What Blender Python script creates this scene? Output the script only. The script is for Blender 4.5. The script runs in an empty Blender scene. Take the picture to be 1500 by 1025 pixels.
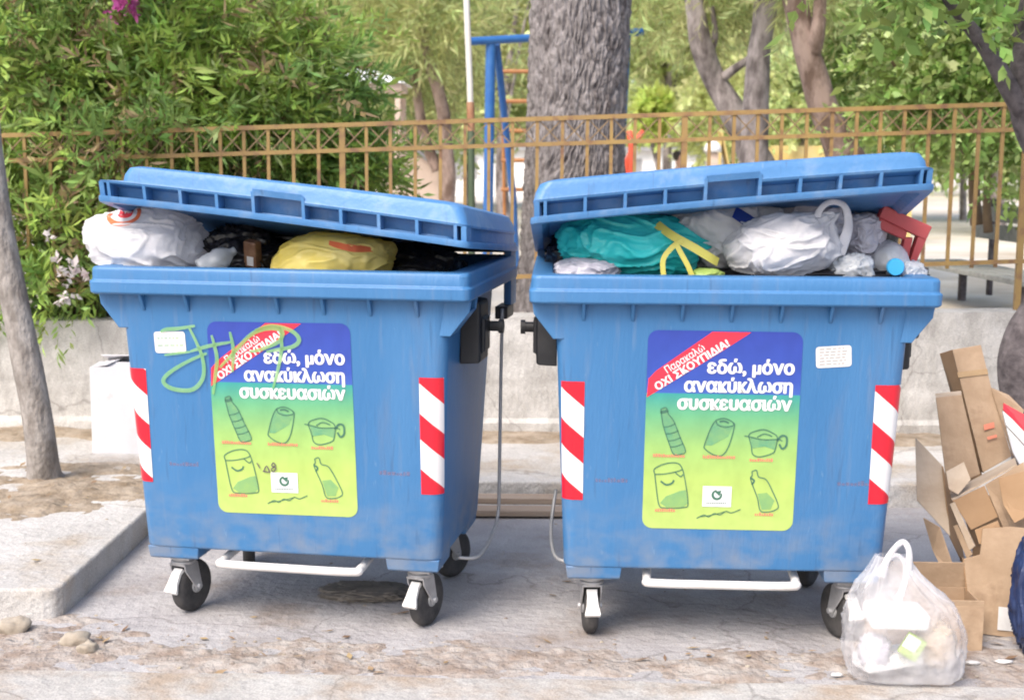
import bpy, bmesh, math, random
import numpy as np
from mathutils import Vector, Matrix, noise
R = math.radians
random.seed(7)
rng = np.random.default_rng(7)
S = bpy.context.scene
COL = S.collection

# ------------------------------------------------------------------ camera, sky, sun, exposure
cam = bpy.data.cameras.new('camera')
cam.sensor_width = 36.0
cam.lens = 36.0 * 1950 / 1500
cam.clip_end = 3000
camo = bpy.data.objects.new('camera', cam)
COL.objects.link(camo)
camo.location = (0, 0, 1.678)
camo.rotation_euler = (Matrix.Rotation(math.pi / 2 - 0.137, 4, 'X') @ Matrix.Rotation(0.007, 4, 'Z')).to_euler()
cam.dof.use_dof = True
cam.dof.focus_distance = 4.7
cam.dof.aperture_fstop = 3.6
S.camera = camo

SUN_AZ, SUN_EL = R(-146), R(49)          # compass angle from +Y towards +X, height
world = bpy.data.worlds.new('World')
S.world = world
world.use_nodes = True
wn = world.node_tree.nodes
bg = wn['Background']
sky = wn.new('ShaderNodeTexSky')
sky.sky_type = 'NISHITA'
sky.sun_disc = False
sky.sun_elevation = SUN_EL
sky.sun_rotation = SUN_AZ
sky.air_density = 1.0
sky.dust_density = 4.0
sky.ozone_density = 0.6
world.node_tree.links.new(sky.outputs[0], bg.inputs[0])
bg.inputs[1].default_value = 0.15
sun = bpy.data.lights.new('sun', 'SUN')
sun.energy = 1.5
sun.angle = R(30)
sun.color = (1.0, 0.95, 0.88)
suno = bpy.data.objects.new('sun', sun)
COL.objects.link(suno)
d = Vector((math.sin(SUN_AZ) * math.cos(SUN_EL), math.cos(SUN_AZ) * math.cos(SUN_EL), math.sin(SUN_EL)))
suno.rotation_euler = d.to_track_quat('Z', 'Y').to_euler()
suno.location = d * 30
S.view_settings.view_transform = 'Standard'
S.view_settings.look = 'None'
S.view_settings.exposure = 1.0
S.view_settings.gamma = 1.0
S.render.engine = 'CYCLES'
S.cycles.max_bounces = 8
S.cycles.transparent_max_bounces = 16
S.cycles.use_denoising = True
S.cycles.filter_width = 1.9

# ------------------------------------------------------------------ helpers
class MB:
    """collects shapes and links them as ONE mesh object"""
    def __init__(s):
        s.v = []; s.f = []; s.m = []; s.uv = {}
    def add(s, vs, fs, mi=0):
        b = len(s.v)
        s.v += [tuple(p) for p in vs]
        s.f += [tuple(i + b for i in f) for f in fs]
        s.m += [mi] * len(fs)
        return s
    def box(s, c, d, rot=None, mi=0):
        x, y, z = d[0] / 2, d[1] / 2, d[2] / 2
        vs = [Vector((a * x, b * y, e * z)) for a in (-1, 1) for b in (-1, 1) for e in (-1, 1)]
        if rot is not None:
            vs = [rot @ v for v in vs]
        c = Vector(c)
        return s.add([v + c for v in vs], [(0, 1, 3, 2), (4, 6, 7, 5), (0, 4, 5, 1), (2, 3, 7, 6), (0, 2, 6, 4), (1, 5, 7, 3)], mi)
    def tube(s, pts, rad, n=10, mi=0, cap=True):
        pts = [Vector(p) for p in pts]
        if not hasattr(rad, '__len__'):
            rad = [rad] * len(pts)
        t0 = (pts[1] - pts[0]).normalized()
        a = Vector((0, 0, 1)) if abs(t0.z) < .9 else Vector((1, 0, 0))
        nrm = t0.cross(a).normalized()
        vs = []
        for i, p in enumerate(pts):
            t = (pts[min(i + 1, len(pts) - 1)] - pts[max(i - 1, 0)]).normalized()
            nrm = (nrm - t * nrm.dot(t)).normalized()
            bn = t.cross(nrm)
            for k in range(n):
                an = 2 * math.pi * k / n
                vs.append(p + (nrm * math.cos(an) + bn * math.sin(an)) * rad[i])
        fs = []
        for i in range(len(pts) - 1):
            for k in range(n):
                k2 = (k + 1) % n
                fs.append((i * n + k, i * n + k2, (i + 1) * n + k2, (i + 1) * n + k))
        if cap:
            fs.append(tuple(range(n - 1, -1, -1)))
            fs.append(tuple((len(pts) - 1) * n + k for k in range(n)))
        return s.add(vs, fs, mi)
    def loft(s, rings, c0=True, c1=True, mi=0, closed=True):
        n = len(rings[0]); vs = [p for r in rings for p in r]; fs = []
        for i in range(len(rings) - 1):
            for k in range(n if closed else n - 1):
                k2 = (k + 1) % n
                fs.append((i * n + k, i * n + k2, (i + 1) * n + k2, (i + 1) * n + k))
        if c0: fs.append(tuple(range(n - 1, -1, -1)))
        if c1: fs.append(tuple((len(rings) - 1) * n + k for k in range(n)))
        return s.add(vs, fs, mi)
    def lathe(s, c, axis, prof, n=24, mi=0):
        """prof: (radius, height along axis)"""
        axis = Vector(axis).normalized()
        a = Vector((0, 0, 1)) if abs(axis.z) < .9 else Vector((1, 0, 0))
        u = axis.cross(a).normalized(); w = axis.cross(u); c = Vector(c)
        rings = [[c + axis * h + (u * math.cos(2 * math.pi * k / n) + w * math.sin(2 * math.pi * k / n)) * r for k in range(n)] for r, h in prof]
        return s.loft(rings, True, True, mi)
    def prism(s, poly, a, b, mi=0):
        """poly (x, y) extruded from z=a to z=b"""
        n = len(poly)
        return s.add([(x, y, a) for x, y in poly] + [(x, y, b) for x, y in poly],
                     [tuple(range(n - 1, -1, -1)), tuple(range(n, 2 * n))] + [(k, (k + 1) % n, n + (k + 1) % n, n + k) for k in range(n)], mi)
    def build(s, name, mat, parent=None, smooth=False, bevel=0.0, bseg=2, auto=None):
        me = bpy.data.meshes.new(name)
        me.from_pydata(s.v, [], s.f)
        mats = mat if isinstance(mat, (list, tuple)) else [mat]
        for m in mats: me.materials.append(m)
        me.polygons.foreach_set('material_index', s.m)
        o = bpy.data.objects.new(name, me)
        COL.objects.link(o)
        bm = bmesh.new(); bm.from_mesh(me)
        bmesh.ops.recalc_face_normals(bm, faces=bm.faces)
        if auto:
            for e in bm.edges:
                if len(e.link_faces) == 2 and e.calc_face_angle(0) > auto: e.smooth = False
        bm.to_mesh(me); bm.free()
        if smooth or auto:
            me.polygons.foreach_set('use_smooth', [True] * len(me.polygons))
        if bevel:
            bv = o.modifiers.new('bevel', 'BEVEL'); bv.width = bevel; bv.segments = bseg
            bv.limit_method = 'ANGLE'; bv.angle_limit = R(35)
        if parent is not None: o.parent = parent
        return o

def tag(o, label=None, cat=None, group=None, kind=None):
    if label: o['label'] = label
    if cat: o['category'] = cat
    if group: o['group'] = group
    if kind: o['kind'] = kind
    return o

def empty(name, loc=(0, 0, 0), rz=0.0, label=None, cat=None, group=None):
    o = bpy.data.objects.new(name, None)
    o.empty_display_size = 0.1
    o.location = loc; o.rotation_euler = (0, 0, rz)
    COL.objects.link(o)
    return tag(o, label, cat, group)

def fbm(p, oct=4):
    return noise.fractal(Vector(p), 1.0, 2.0, oct, noise_basis='PERLIN_ORIGINAL')

def smooth_path(pts, n=6):
    pts = [Vector(p) for p in pts]; out = []
    for i in range(len(pts) - 1):
        p0, p1, p2, p3 = pts[max(i - 1, 0)], pts[i], pts[i + 1], pts[min(i + 2, len(pts) - 1)]
        for k in range(n):
            t = k / n
            out.append(0.5 * ((2 * p1) + (p2 - p0) * t + (2 * p0 - 5 * p1 + 4 * p2 - p3) * t * t + (3 * p1 - p0 - 3 * p2 + p3) * t ** 3))
    return out + [pts[-1]]

# ------------------------------------------------------------------ materials
def mat(name, col, rough=0.5, col2=None, scale=4.0, lo=0.35, hi=0.65, bump=0.0, bscale=30.0, spec=0.5, metal=0.0,
        trans=0.0, stretch=(1, 1, 1), coat=0.0, detail=6.0, island=0.0, col3=None, scale3=1.0, lo3=.5, hi3=.65, alpha=1.0, transm=0.0):
    """procedural surface: base colour mixed by noise with a second (and third) colour, optional bump and translucency"""
    m = bpy.data.materials.new(name); m.use_nodes = True
    nt = m.node_tree; N = nt.nodes; L = nt.links
    b = N['Principled BSDF']; out = N['Material Output']
    tc = N.new('ShaderNodeTexCoord'); mp = N.new('ShaderNodeMapping')
    mp.inputs['Scale'].default_value = stretch
    L.new(tc.outputs['Object'], mp.inputs[0])
    csock = None
    def noisy(sc, a, c, base, other):
        nz = N.new('ShaderNodeTexNoise'); nz.inputs['Scale'].default_value = sc; nz.inputs['Detail'].default_value = detail
        nz.inputs['Roughness'].default_value = 0.62
        L.new(mp.outputs[0], nz.inputs['Vector'])
        mr = N.new('ShaderNodeMapRange'); mr.inputs['From Min'].default_value = a; mr.inputs['From Max'].default_value = c
        L.new(nz.outputs['Fac'], mr.inputs['Value'])
        mx = N.new('ShaderNodeMix'); mx.data_type = 'RGBA'
        L.new(mr.outputs[0], mx.inputs['Factor'])
        if isinstance(base, tuple): mx.inputs['A'].default_value = (*base, 1)
        else: L.new(base, mx.inputs['A'])
        mx.inputs['B'].default_value = (*other, 1)
        return mx.outputs['Result']
    csock = col
    if col2: csock = noisy(scale, lo, hi, csock, col2)
    if col3: csock = noisy(scale3, lo3, hi3, csock, col3)
    if island:
        g = N.new('ShaderNodeNewGeometry')
        mr = N.new('ShaderNodeMapRange'); mr.inputs['To Min'].default_value = 1 - island; mr.inputs['To Max'].default_value = 1 + island
        L.new(g.outputs['Random Per Island'], mr.inputs['Value'])
        hs = N.new('ShaderNodeHueSaturation')
        L.new(mr.outputs[0], hs.inputs['Value'])
        mr2 = N.new('ShaderNodeMapRange'); mr2.inputs['To Min'].default_value = .48; mr2.inputs['To Max'].default_value = .515
        L.new(g.outputs['Random Per Island'], mr2.inputs['Value']); L.new(mr2.outputs[0], hs.inputs['Hue'])
        if isinstance(csock, tuple): hs.inputs['Color'].default_value = (*csock, 1)
        else: L.new(csock, hs.inputs['Color'])
        csock = hs.outputs[0]
    if isinstance(csock, tuple): b.inputs['Base Color'].default_value = (*csock, 1)
    else: L.new(csock, b.inputs['Base Color'])
    b.inputs['Roughness'].default_value = rough
    b.inputs['Specular IOR Level'].default_value = spec
    b.inputs['Metallic'].default_value = metal
    b.inputs['Coat Weight'].default_value = coat
    b.inputs['Alpha'].default_value = alpha
    b.inputs['Transmission Weight'].default_value = transm
    if bump:
        nz = N.new('ShaderNodeTexNoise'); nz.inputs['Scale'].default_value = bscale; nz.inputs['Detail'].default_value = 5
        L.new(mp.outputs[0], nz.inputs['Vector'])
        bp = N.new('ShaderNodeBump'); bp.inputs['Strength'].default_value = bump; bp.inputs['Distance'].default_value = 0.02
        L.new(nz.outputs['Fac'], bp.inputs['Height']); L.new(bp.outputs[0], b.inputs['Normal'])
    if trans:
        tr = N.new('ShaderNodeBsdfTranslucent')
        if isinstance(csock, tuple): tr.inputs['Color'].default_value = (*csock, 1)
        else: L.new(csock, tr.inputs['Color'])
        ms = N.new('ShaderNodeMixShader'); ms.inputs[0].default_value = trans
        L.new(b.outputs[0], ms.inputs[1]); L.new(tr.outputs[0], ms.inputs[2]); L.new(ms.outputs[0], out.inputs['Surface'])
    return m

M = {}
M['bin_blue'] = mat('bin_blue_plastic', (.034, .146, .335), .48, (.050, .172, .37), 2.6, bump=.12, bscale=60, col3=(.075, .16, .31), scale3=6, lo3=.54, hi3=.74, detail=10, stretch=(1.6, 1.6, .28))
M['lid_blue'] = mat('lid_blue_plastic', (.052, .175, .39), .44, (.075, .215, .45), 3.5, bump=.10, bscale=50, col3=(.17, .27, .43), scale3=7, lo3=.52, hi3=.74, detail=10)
M['black'] = mat('black_plastic', (.012, .012, .014), .5, (.03, .03, .032), 9)
M['rubber'] = mat('grey_black_rubber', (.028, .028, .03), .8, (.075, .07, .068), 14, bump=.2, bscale=60)
M['zinc'] = mat('zinc_plated_steel', (.42, .42, .43), .42, (.56, .56, .57), 18, metal=.6)
M['white_steel'] = mat('white_painted_tube', (.72, .71, .70), .4, (.6, .58, .56), 10)
M['white_pedal'] = mat('white_brake_plastic', (.80, .79, .77), .5, (.68, .66, .63), 20)
M['grey_tube'] = mat('galvanised_tube', (.38, .385, .40), .45, (.48, .48, .48), 12, metal=.4)
M['concrete'] = mat('concrete_pad', (.31, .295, .30), .92, (.40, .385, .39), 3.2, .36, .62, bump=.7, bscale=26, col3=(.24, .19, .155), scale3=1.7, lo3=.54, hi3=.72, detail=10)
M['pavement'] = mat('pavement_concrete', (.40, .385, .37), .92, (.52, .505, .49), 2.6, .34, .66, bump=.6, bscale=28, col3=(.34, .28, .215), scale3=2.3, lo3=.50, hi3=.70, detail=10)
M['gutter'] = mat('road_edge_concrete', (.36, .345, .33), .93, (.44, .425, .41), 4, bump=.7, bscale=22, col3=(.33, .265, .21), scale3=3.2, lo3=.46, hi3=.66, detail=10)
M['dirt'] = mat('brown_dirt', (.25, .195, .16), .97, (.37, .335, .31), 9, .38, .60, bump=1.0, bscale=34, detail=10)
M['soil'] = mat('tree_pit_soil', (.20, .15, .10), .97, (.36, .30, .235), 8, bump=.9, bscale=25)
M['stone'] = mat('pale_stone', (.33, .285, .24), .9, (.22, .18, .145), 14, bump=.5, bscale=20, island=.25)
M['wall'] = mat('stained_cement_render', (.36, .345, .325), .93, (.50, .485, .465), 4.5, .36, .60, bump=.5, bscale=24, col3=(.26, .245, .23), scale3=3.2, lo3=.54, hi3=.72, stretch=(1.5, 1, .8), detail=12)
M['ochre'] = mat('ochre_painted_steel', (.32, .21, .07), .55, (.26, .16, .062), 6, col3=(.19, .10, .055), scale3=9, lo3=.52, hi3=.66)
M['ochre_thin'] = mat('dusty_ochre_strip', (.24, .165, .085), .6, (.20, .13, .07), 9)
M['park'] = mat('pale_park_ground', (.52, .47, .40), .95, (.62, .58, .52), 1.2, bump=.4, bscale=10, col3=(.36, .29, .20), scale3=.35, lo3=.5, hi3=.7)  # pale base colour stands in for sunlight on the park ground
M['play_blue'] = mat('blue_painted_pipe', (.018, .10, .33), .38, (.03, .13, .36), 8)
M['orange'] = mat('orange_brown_paint', (.40, .17, .05), .5, (.30, .12, .04), 8)
M['pole_white'] = mat('chipped_white_paint', (.68, .66, .62), .5, (.58, .54, .48), 5, stretch=(1, 1, .3))
M['pole_rust'] = mat('rusty_paint', (.33, .15, .08), .7, (.42, .24, .14), 9)
M['pole_green'] = mat('dark_green_paint', (.07, .11, .06), .6, (.10, .13, .08), 9)
M['bench'] = mat('weathered_grey_slats', (.22, .225, .21), .75, (.33, .33, .31), 5, stretch=(.3, 4, 4), bump=.2)
M['bark_grey'] = mat('smooth_grey_bark', (.17, .15, .135), .9, (.33, .305, .285), 14, .38, .62, bump=1.0, bscale=34, col3=(.11, .09, .08), scale3=6, lo3=.55, hi3=.7, stretch=(1, 1, .5))
M['bark_dark'] = mat('dark_knotty_bark', (.055, .046, .05), .92, (.15, .13, .135), 11, bump=.8, bscale=22)
M['bark_pine'] = mat('reddish_pine_bark', (.13, .085, .065), .92, (.33, .245, .21), 8, .40, .60, bump=1.0, bscale=16, stretch=(1, 1, .5))
M['bark_pale'] = mat('pale_grey_brown_bark', (.12, .10, .098), .92, (.34, .30, .295), 9, .40, .60, bump=1.0, bscale=16, stretch=(1, 1, .45))
M['card'] = mat('corrugated_cardboard', (.34, .235, .15), .85, (.42, .30, .20), 7, .38, .62, bump=.15, bscale=40, col3=(.24, .155, .095), scale3=5, lo3=.56, hi3=.72, detail=10)
M['card_pale'] = mat('pale_cardboard_inside', (.52, .42, .32), .85, (.43, .33, .24), 7, .38, .62, bump=.1, bscale=40, detail=10)
M['tape'] = mat('brown_packing_tape', (.40, .27, .14), .25, (.34, .22, .11), 20)
M['dry_leaf'] = mat('dry_brown_leaves', (.26, .17, .09), .6, (.36, .28, .14), 2, island=.4, trans=.2)
M['card_dark'] = mat('brown_cardboard', (.30, .185, .10), .85, (.36, .23, .13), 6)
M['card_white'] = mat('white_coated_board', (.68, .67, .69), .5, (.60, .59, .615), 4, bump=.1, bscale=9, col3=(.52, .50, .50), scale3=6, lo3=.58, hi3=.75)
M['paper'] = mat('white_paper', (.66, .65, .645), .6, (.60, .59, .58), 30)
M['print_red'] = mat('red_print', (.62, .035, .05), .45)
M['print_grey'] = mat('grey_print', (.35, .33, .33), .6)
M['print_dark'] = mat('dark_print', (.10, .07, .10), .6)
M['film_white'] = mat('white_plastic_film', (.86, .85, .87), .24, (.60, .60, .64), 9, .45, .75, bump=.3, bscale=26, trans=.35, detail=10)
M['film_grey'] = mat('greyish_plastic_film', (.70, .68, .73), .28, (.50, .48, .55), 8, bump=.35, bscale=26, trans=.2)
M['film_black'] = mat('black_bin_liner', (.012, .011, .013), .3, (.02, .018, .02), 8, bump=.4, bscale=14)
M['film_yellow'] = mat('yellow_plastic_film', (.94, .74, .13), .35, (.92, .78, .28), 4, bump=.25, bscale=20, trans=.3)
M['film_teal'] = mat('teal_plastic_film', (.02, .52, .53), .26, (.06, .64, .62), 4, bump=.3, bscale=22, trans=.15)
M['film_blue'] = mat('dark_blue_plastic_film', (.012, .022, .07), .3, (.03, .05, .13), 6, bump=.4, bscale=14)
M['tie_yellow'] = mat('yellow_drawstring', (.72, .66, .14), .4, (.66, .60, .12), 8, trans=.15)
M['orange_print'] = mat('orange_red_print', (.72, .16, .06), .4)
M['red_plastic'] = mat('faded_red_plastic', (.42, .055, .06), .5, (.47, .09, .09), 6)
M['blue_print'] = mat('dark_blue_print', (.015, .04, .25), .4)
M['cap_blue'] = mat('light_blue_cap', (.06, .42, .78), .35)
M['pet'] = mat('clear_crumpled_bottle', (.80, .84, .88), .14, (.72, .76, .82), 12, bump=.5, bscale=22, spec=.7, alpha=.55)
M['rag'] = mat('dirty_dark_cloth', (.13, .115, .10), .95, (.22, .195, .17), 14)
M['brown_item'] = mat('brown_packaging', (.14, .06, .03), .5, (.25, .14, .08), 25)
M['green_item'] = mat('green_carton_print', (.22, .34, .06), .5, (.34, .45, .12), 12)
M['foam'] = mat('white_foam_tray', (.72, .72, .72), .6, (.66, .66, .67), 20)
M['wood_board'] = mat('weathered_board', (.30, .225, .17), .85, (.38, .30, .24), 6, stretch=(.3, 5, 5), bump=.3)
M['hut_wood'] = mat('pale_pinkish_planks', (.52, .40, .33), .8, (.60, .48, .40), 5, stretch=(.4, 1, 6))
M['roof_grey'] = mat('grey_roof_sheet', (.24, .24, .25), .7, (.32, .32, .33), 4)
M['white_paint'] = mat('white_paint', (.80, .80, .80), .5, (.74, .74, .75), 3)
M['pale_blue'] = mat('pale_blue_paint', (.55, .72, .76), .5, (.50, .66, .72), 5)
M['yellow_paint'] = mat('faded_yellow_paint', (.55, .40, .13), .6, (.60, .47, .22), 3)
M['red_paint'] = mat('orange_red_paint', (.72, .11, .06), .5, (.62, .09, .05), 6)
M['skin'] = mat('skin', (.55, .34, .25), .55, (.50, .30, .22), 20)
M['hair'] = mat('dark_hair', (.03, .02, .015), .6, (.05, .035, .03), 40)
M['shirt'] = mat('pale_grey_shirt', (.62, .64, .72), .8, (.55, .57, .66), 20)
M['shorts'] = mat('dark_shorts', (.03, .035, .07), .8, (.05, .05, .09), 20)
def leafmat(name, col, col2, island=.35, trans=.38, rough=.45):  # leaf colours raised in place of sunlight behind the fence
    return mat(name, col, rough, col2, 1.1, .35, .65, trans=trans, island=island, spec=.4, detail=2)
M['oleander'] = leafmat('oleander_leaves', (.25, .39, .075), (.46, .59, .14), .45, .48)
M['oleander_dark'] = leafmat('dark_shrub_leaves', (.18, .32, .09), (.34, .48, .13), .45, .48)
M['broadleaf'] = leafmat('broad_leaves', (.18, .28, .075), (.32, .42, .12), .45)
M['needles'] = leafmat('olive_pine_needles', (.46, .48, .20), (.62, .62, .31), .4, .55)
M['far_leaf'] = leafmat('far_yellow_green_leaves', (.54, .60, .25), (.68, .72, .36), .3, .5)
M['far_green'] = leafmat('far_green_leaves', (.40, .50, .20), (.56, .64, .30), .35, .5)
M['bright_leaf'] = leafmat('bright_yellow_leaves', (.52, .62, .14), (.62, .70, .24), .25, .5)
M['petal_pink'] = mat('magenta_petals', (.55, .08, .35), .5, (.65, .16, .42), 8, trans=.3)
M['petal_white'] = mat('white_petals', (.70, .66, .66), .5, (.68, .58, .60), 8, trans=.3)
M['twig'] = mat('brown_twigs', (.17, .115, .075), .9, (.23, .16, .10), 12)
M['litter_leaf'] = mat('dry_leaf_litter', (.22, .14, .07), .9, (.36, .26, .15), 8, island=.4)

def graded(name, stops):
    """printed sheet whose ink changes down the sheet (object Z between z0 and z1)"""
    m = bpy.data.materials.new(name); m.use_nodes = True
    N = m.node_tree.nodes; L = m.node_tree.links; b = N['Principled BSDF']
    uv = N.new('ShaderNodeUVMap'); sp = N.new('ShaderNodeSeparateXYZ'); L.new(uv.outputs[0], sp.inputs[0])
    cr = N.new('ShaderNodeValToRGB'); L.new(sp.outputs['Y'], cr.inputs[0])
    e = cr.color_ramp.elements
    e[0].position, e[0].color = stops[0][0], (*stops[0][1], 1)
    e[1].position, e[1].color = stops[-1][0], (*stops[-1][1], 1)
    for p, c in stops[1:-1]:
        k = e.new(p); k.color = (*c, 1)
    nz = N.new('ShaderNodeTexNoise'); nz.inputs['Scale'].default_value = 9; nz.inputs['Detail'].default_value = 6
    L.new(uv.outputs[0], nz.inputs['Vector'])
    mr = N.new('ShaderNodeMapRange'); mr.inputs['From Min'].default_value = .35; mr.inputs['From Max'].default_value = .7
    mr.inputs['To Min'].default_value = 1.04; mr.inputs['To Max'].default_value = .90
    L.new(nz.outputs['Fac'], mr.inputs['Value'])
    hs = N.new('ShaderNodeHueSaturation'); L.new(mr.outputs[0], hs.inputs['Value']); L.new(cr.outputs[0], hs.inputs['Color'])
    L.new(hs.outputs[0], b.inputs['Base Color'])
    b.inputs['Roughness'].default_value = .4
    return m
M['poster'] = graded('poster_print', [(0, (.028, .055, .33)), (.25, (.032, .075, .37)), (.309, (.045, .11, .42)), (.311, (.035, .29, .27)), (.42, (.12, .37, .19)), (.58, (.28, .47, .14)), (.75, (.38, .52, .13)), (1, (.41, .54, .15))])

def weathered(m):
    """dust splashed up from the ground and rain streaks run down the plastic"""
    N = m.node_tree.nodes; L = m.node_tree.links; b = N['Principled BSDF']
    src = b.inputs['Base Color'].links[0].from_socket
    tc = N.new('ShaderNodeTexCoord'); sp = N.new('ShaderNodeSeparateXYZ'); L.new(tc.outputs['Object'], sp.inputs[0])
    def rng_(sock, a, c, lo, hi):
        r = N.new('ShaderNodeMapRange'); r.inputs['From Min'].default_value = a; r.inputs['From Max'].default_value = c
        r.inputs['To Min'].default_value = lo; r.inputs['To Max'].default_value = hi; L.new(sock, r.inputs['Value']); return r.outputs[0]
    def nz(scale, st, det=8):
        mp = N.new('ShaderNodeMapping'); mp.inputs['Scale'].default_value = st; L.new(tc.outputs['Object'], mp.inputs[0])
        n = N.new('ShaderNodeTexNoise'); n.inputs['Scale'].default_value = scale; n.inputs['Detail'].default_value = det; L.new(mp.outputs[0], n.inputs['Vector']); return n.outputs['Fac']
    def mul(a, c):
        k = N.new('ShaderNodeMath'); k.operation = 'MULTIPLY'; L.new(a, k.inputs[0]); L.new(c, k.inputs[1]); return k.outputs[0]
    def over(base, fac, col):
        x = N.new('ShaderNodeMix'); x.data_type = 'RGBA'; L.new(fac, x.inputs['Factor']); L.new(base, x.inputs['A']); x.inputs['B'].default_value = (*col, 1); return x.outputs['Result']
    c = over(src, mul(rng_(sp.outputs['Z'], .58, .26, 0, .6), rng_(nz(9, (1, 1, 1.6)), .40, .68, 0, 1)), (.24, .25, .27))
    c = over(c, rng_(nz(5, (7, 7, .35)), .60, .76, 0, .38), (.15, .215, .33))
    c = over(c, rng_(nz(4, (11, 11, .5)), .64, .72, 0, .45), (.035, .09, .19))
    c = over(c, rng_(nz(60, (1, .6, .25), 3), .70, .78, 0, .28), (.20, .30, .44))
    L.new(c, b.inputs['Base Color'])
weathered(M['bin_blue']); weathered(M['lid_blue'])
def cracked(m, scale, w):
    N = m.node_tree.nodes; L = m.node_tree.links; b = N['Principled BSDF']
    src = b.inputs['Base Color'].links[0].from_socket
    tc = N.new('ShaderNodeTexCoord'); n = N.new('ShaderNodeTexNoise'); n.inputs['Scale'].default_value = 3; n.inputs['Detail'].default_value = 8
    L.new(tc.outputs['Object'], n.inputs['Vector'])
    v = N.new('ShaderNodeVectorMath'); v.operation = 'MULTIPLY_ADD'; v.inputs[1].default_value = (.35, .35, .35); L.new(n.outputs['Color'], v.inputs[0]); L.new(tc.outputs['Object'], v.inputs[2])
    vo = N.new('ShaderNodeTexVoronoi'); vo.feature = 'DISTANCE_TO_EDGE'; vo.inputs['Scale'].default_value = scale; L.new(v.outputs[0], vo.inputs['Vector'])
    r = N.new('ShaderNodeMapRange'); r.inputs['From Min'].default_value = w; r.inputs['From Max'].default_value = 0; r.inputs['To Max'].default_value = .42; L.new(vo.outputs['Distance'], r.inputs['Value'])
    x = N.new('ShaderNodeMix'); x.data_type = 'RGBA'; L.new(r.outputs[0], x.inputs['Factor']); L.new(src, x.inputs['A']); x.inputs['B'].default_value = (.09, .075, .065, 1)
    # fine grit
    g = N.new('ShaderNodeTexNoise'); g.inputs['Scale'].default_value = 170; g.inputs['Detail'].default_value = 3; L.new(tc.outputs['Object'], g.inputs['Vector'])
    r2 = N.new('ShaderNodeMapRange'); r2.inputs['From Min'].default_value = .3; r2.inputs['From Max'].default_value = .7; r2.inputs['To Min'].default_value = .78; r2.inputs['To Max'].default_value = 1.2; L.new(g.outputs['Fac'], r2.inputs['Value'])
    hs = N.new('ShaderNodeHueSaturation'); L.new(r2.outputs[0], hs.inputs['Value']); L.new(x.outputs['Result'], hs.inputs['Color'])
    L.new(hs.outputs[0], b.inputs['Base Color'])
cracked(M['concrete'], .75, .006); cracked(M['pavement'], .6, .006); cracked(M['gutter'], .9, .008); cracked(M['wall'], .8, .005)

def striped(name):
    m = bpy.data.materials.new(name); m.use_nodes = True
    N = m.node_tree.nodes; L = m.node_tree.links; b = N['Principled BSDF']
    uv = N.new('ShaderNodeUVMap'); sp = N.new('ShaderNodeSeparateXYZ'); L.new(uv.outputs[0], sp.inputs[0])
    mu = N.new('ShaderNodeMath'); mu.operation = 'MULTIPLY_ADD'; mu.inputs[1].default_value = -.85
    L.new(sp.outputs['X'], mu.inputs[0]); L.new(sp.outputs['Y'], mu.inputs[2])
    dv = N.new('ShaderNodeMath'); dv.operation = 'DIVIDE'; dv.inputs[1].default_value = .2
    L.new(mu.outputs[0], dv.inputs[0])
    ad = N.new('ShaderNodeMath'); ad.operation = 'ADD'; ad.inputs[1].default_value = 10.46
    L.new(dv.outputs[0], ad.inputs[0])
    fr = N.new('ShaderNodeMath'); fr.operation = 'FRACT'; L.new(ad.outputs[0], fr.inputs[0])
    gt = N.new('ShaderNodeMath'); gt.operation = 'GREATER_THAN'; gt.inputs[1].default_value = .46; L.new(fr.outputs[0], gt.inputs[0])
    mx = N.new('ShaderNodeMix'); mx.data_type = 'RGBA'; L.new(gt.outputs[0], mx.inputs['Factor'])
    mx.inputs['A'].default_value = (.60, .012, .03, 1); mx.inputs['B'].default_value = (.68, .67, .68, 1)
    L.new(mx.outputs['Result'], b.inputs['Base Color']); b.inputs['Roughness'].default_value = .3
    return m
M['stripes'] = striped('red_white_reflective_film')
M['ink_green'] = mat('dark_green_ink', (.05, .15, .10), .5)
M['tint_green'] = mat('green_tint_ink', (.10, .34, .22), .5, (.28, .48, .16), 6, alpha=.75)
M['white_ink'] = mat('white_ink', (.72, .72, .73), .5)
M['banner_red'] = mat('banner_red_ink', (.70, .03, .06), .45)
M['spray'] = mat('green_spray_paint', (.20, .46, .14), .6, (.27, .52, .19), 8, alpha=.6)
M['scuff'] = mat('reddish_scuff', (.30, .16, .20), .7, alpha=.30)
M['caption_red'] = mat('caption_red_ink', (.68, .22, .14), .5)

# ------------------------------------------------------------------ ground, road edge, pavement, dirt
def sheet(name, poly, z, m):
    mb = MB(); mb.add([(x, y, z) for x, y in poly], [tuple(range(len(poly)))])
    return tag(mb.build(name, m), kind='structure')
sheet('ground', [(-400, -60), (400, -60), (400, 800), (-400, 800)], 0.0, M['concrete'])
mb = MB()
edge = [(x, 4.186 - .029 * x + .018 * noise.noise((x * 2.3, .3, 0)) + .008 * noise.noise((x * 11, 3, 0))) for x in np.linspace(-7, 7, 161)]
mb.prism([(-7, -4), (7, -4)] + edge[::-1], -.05, .014)
tag(mb.build('road_edge', M['gutter'], bevel=.006), kind='structure')

mb = MB()
mb.prism([(-9, 7.765), (-9, 4.752), (-1.73, 4.752), (-1.69, 4.765), (-1.672, 4.80), (-1.648, 6.505), (9, 6.50), (9, 7.765)], -.05, .12)
o = tag(mb.build('pavement', M['pavement'], bevel=.012, bseg=3), kind='structure')

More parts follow.
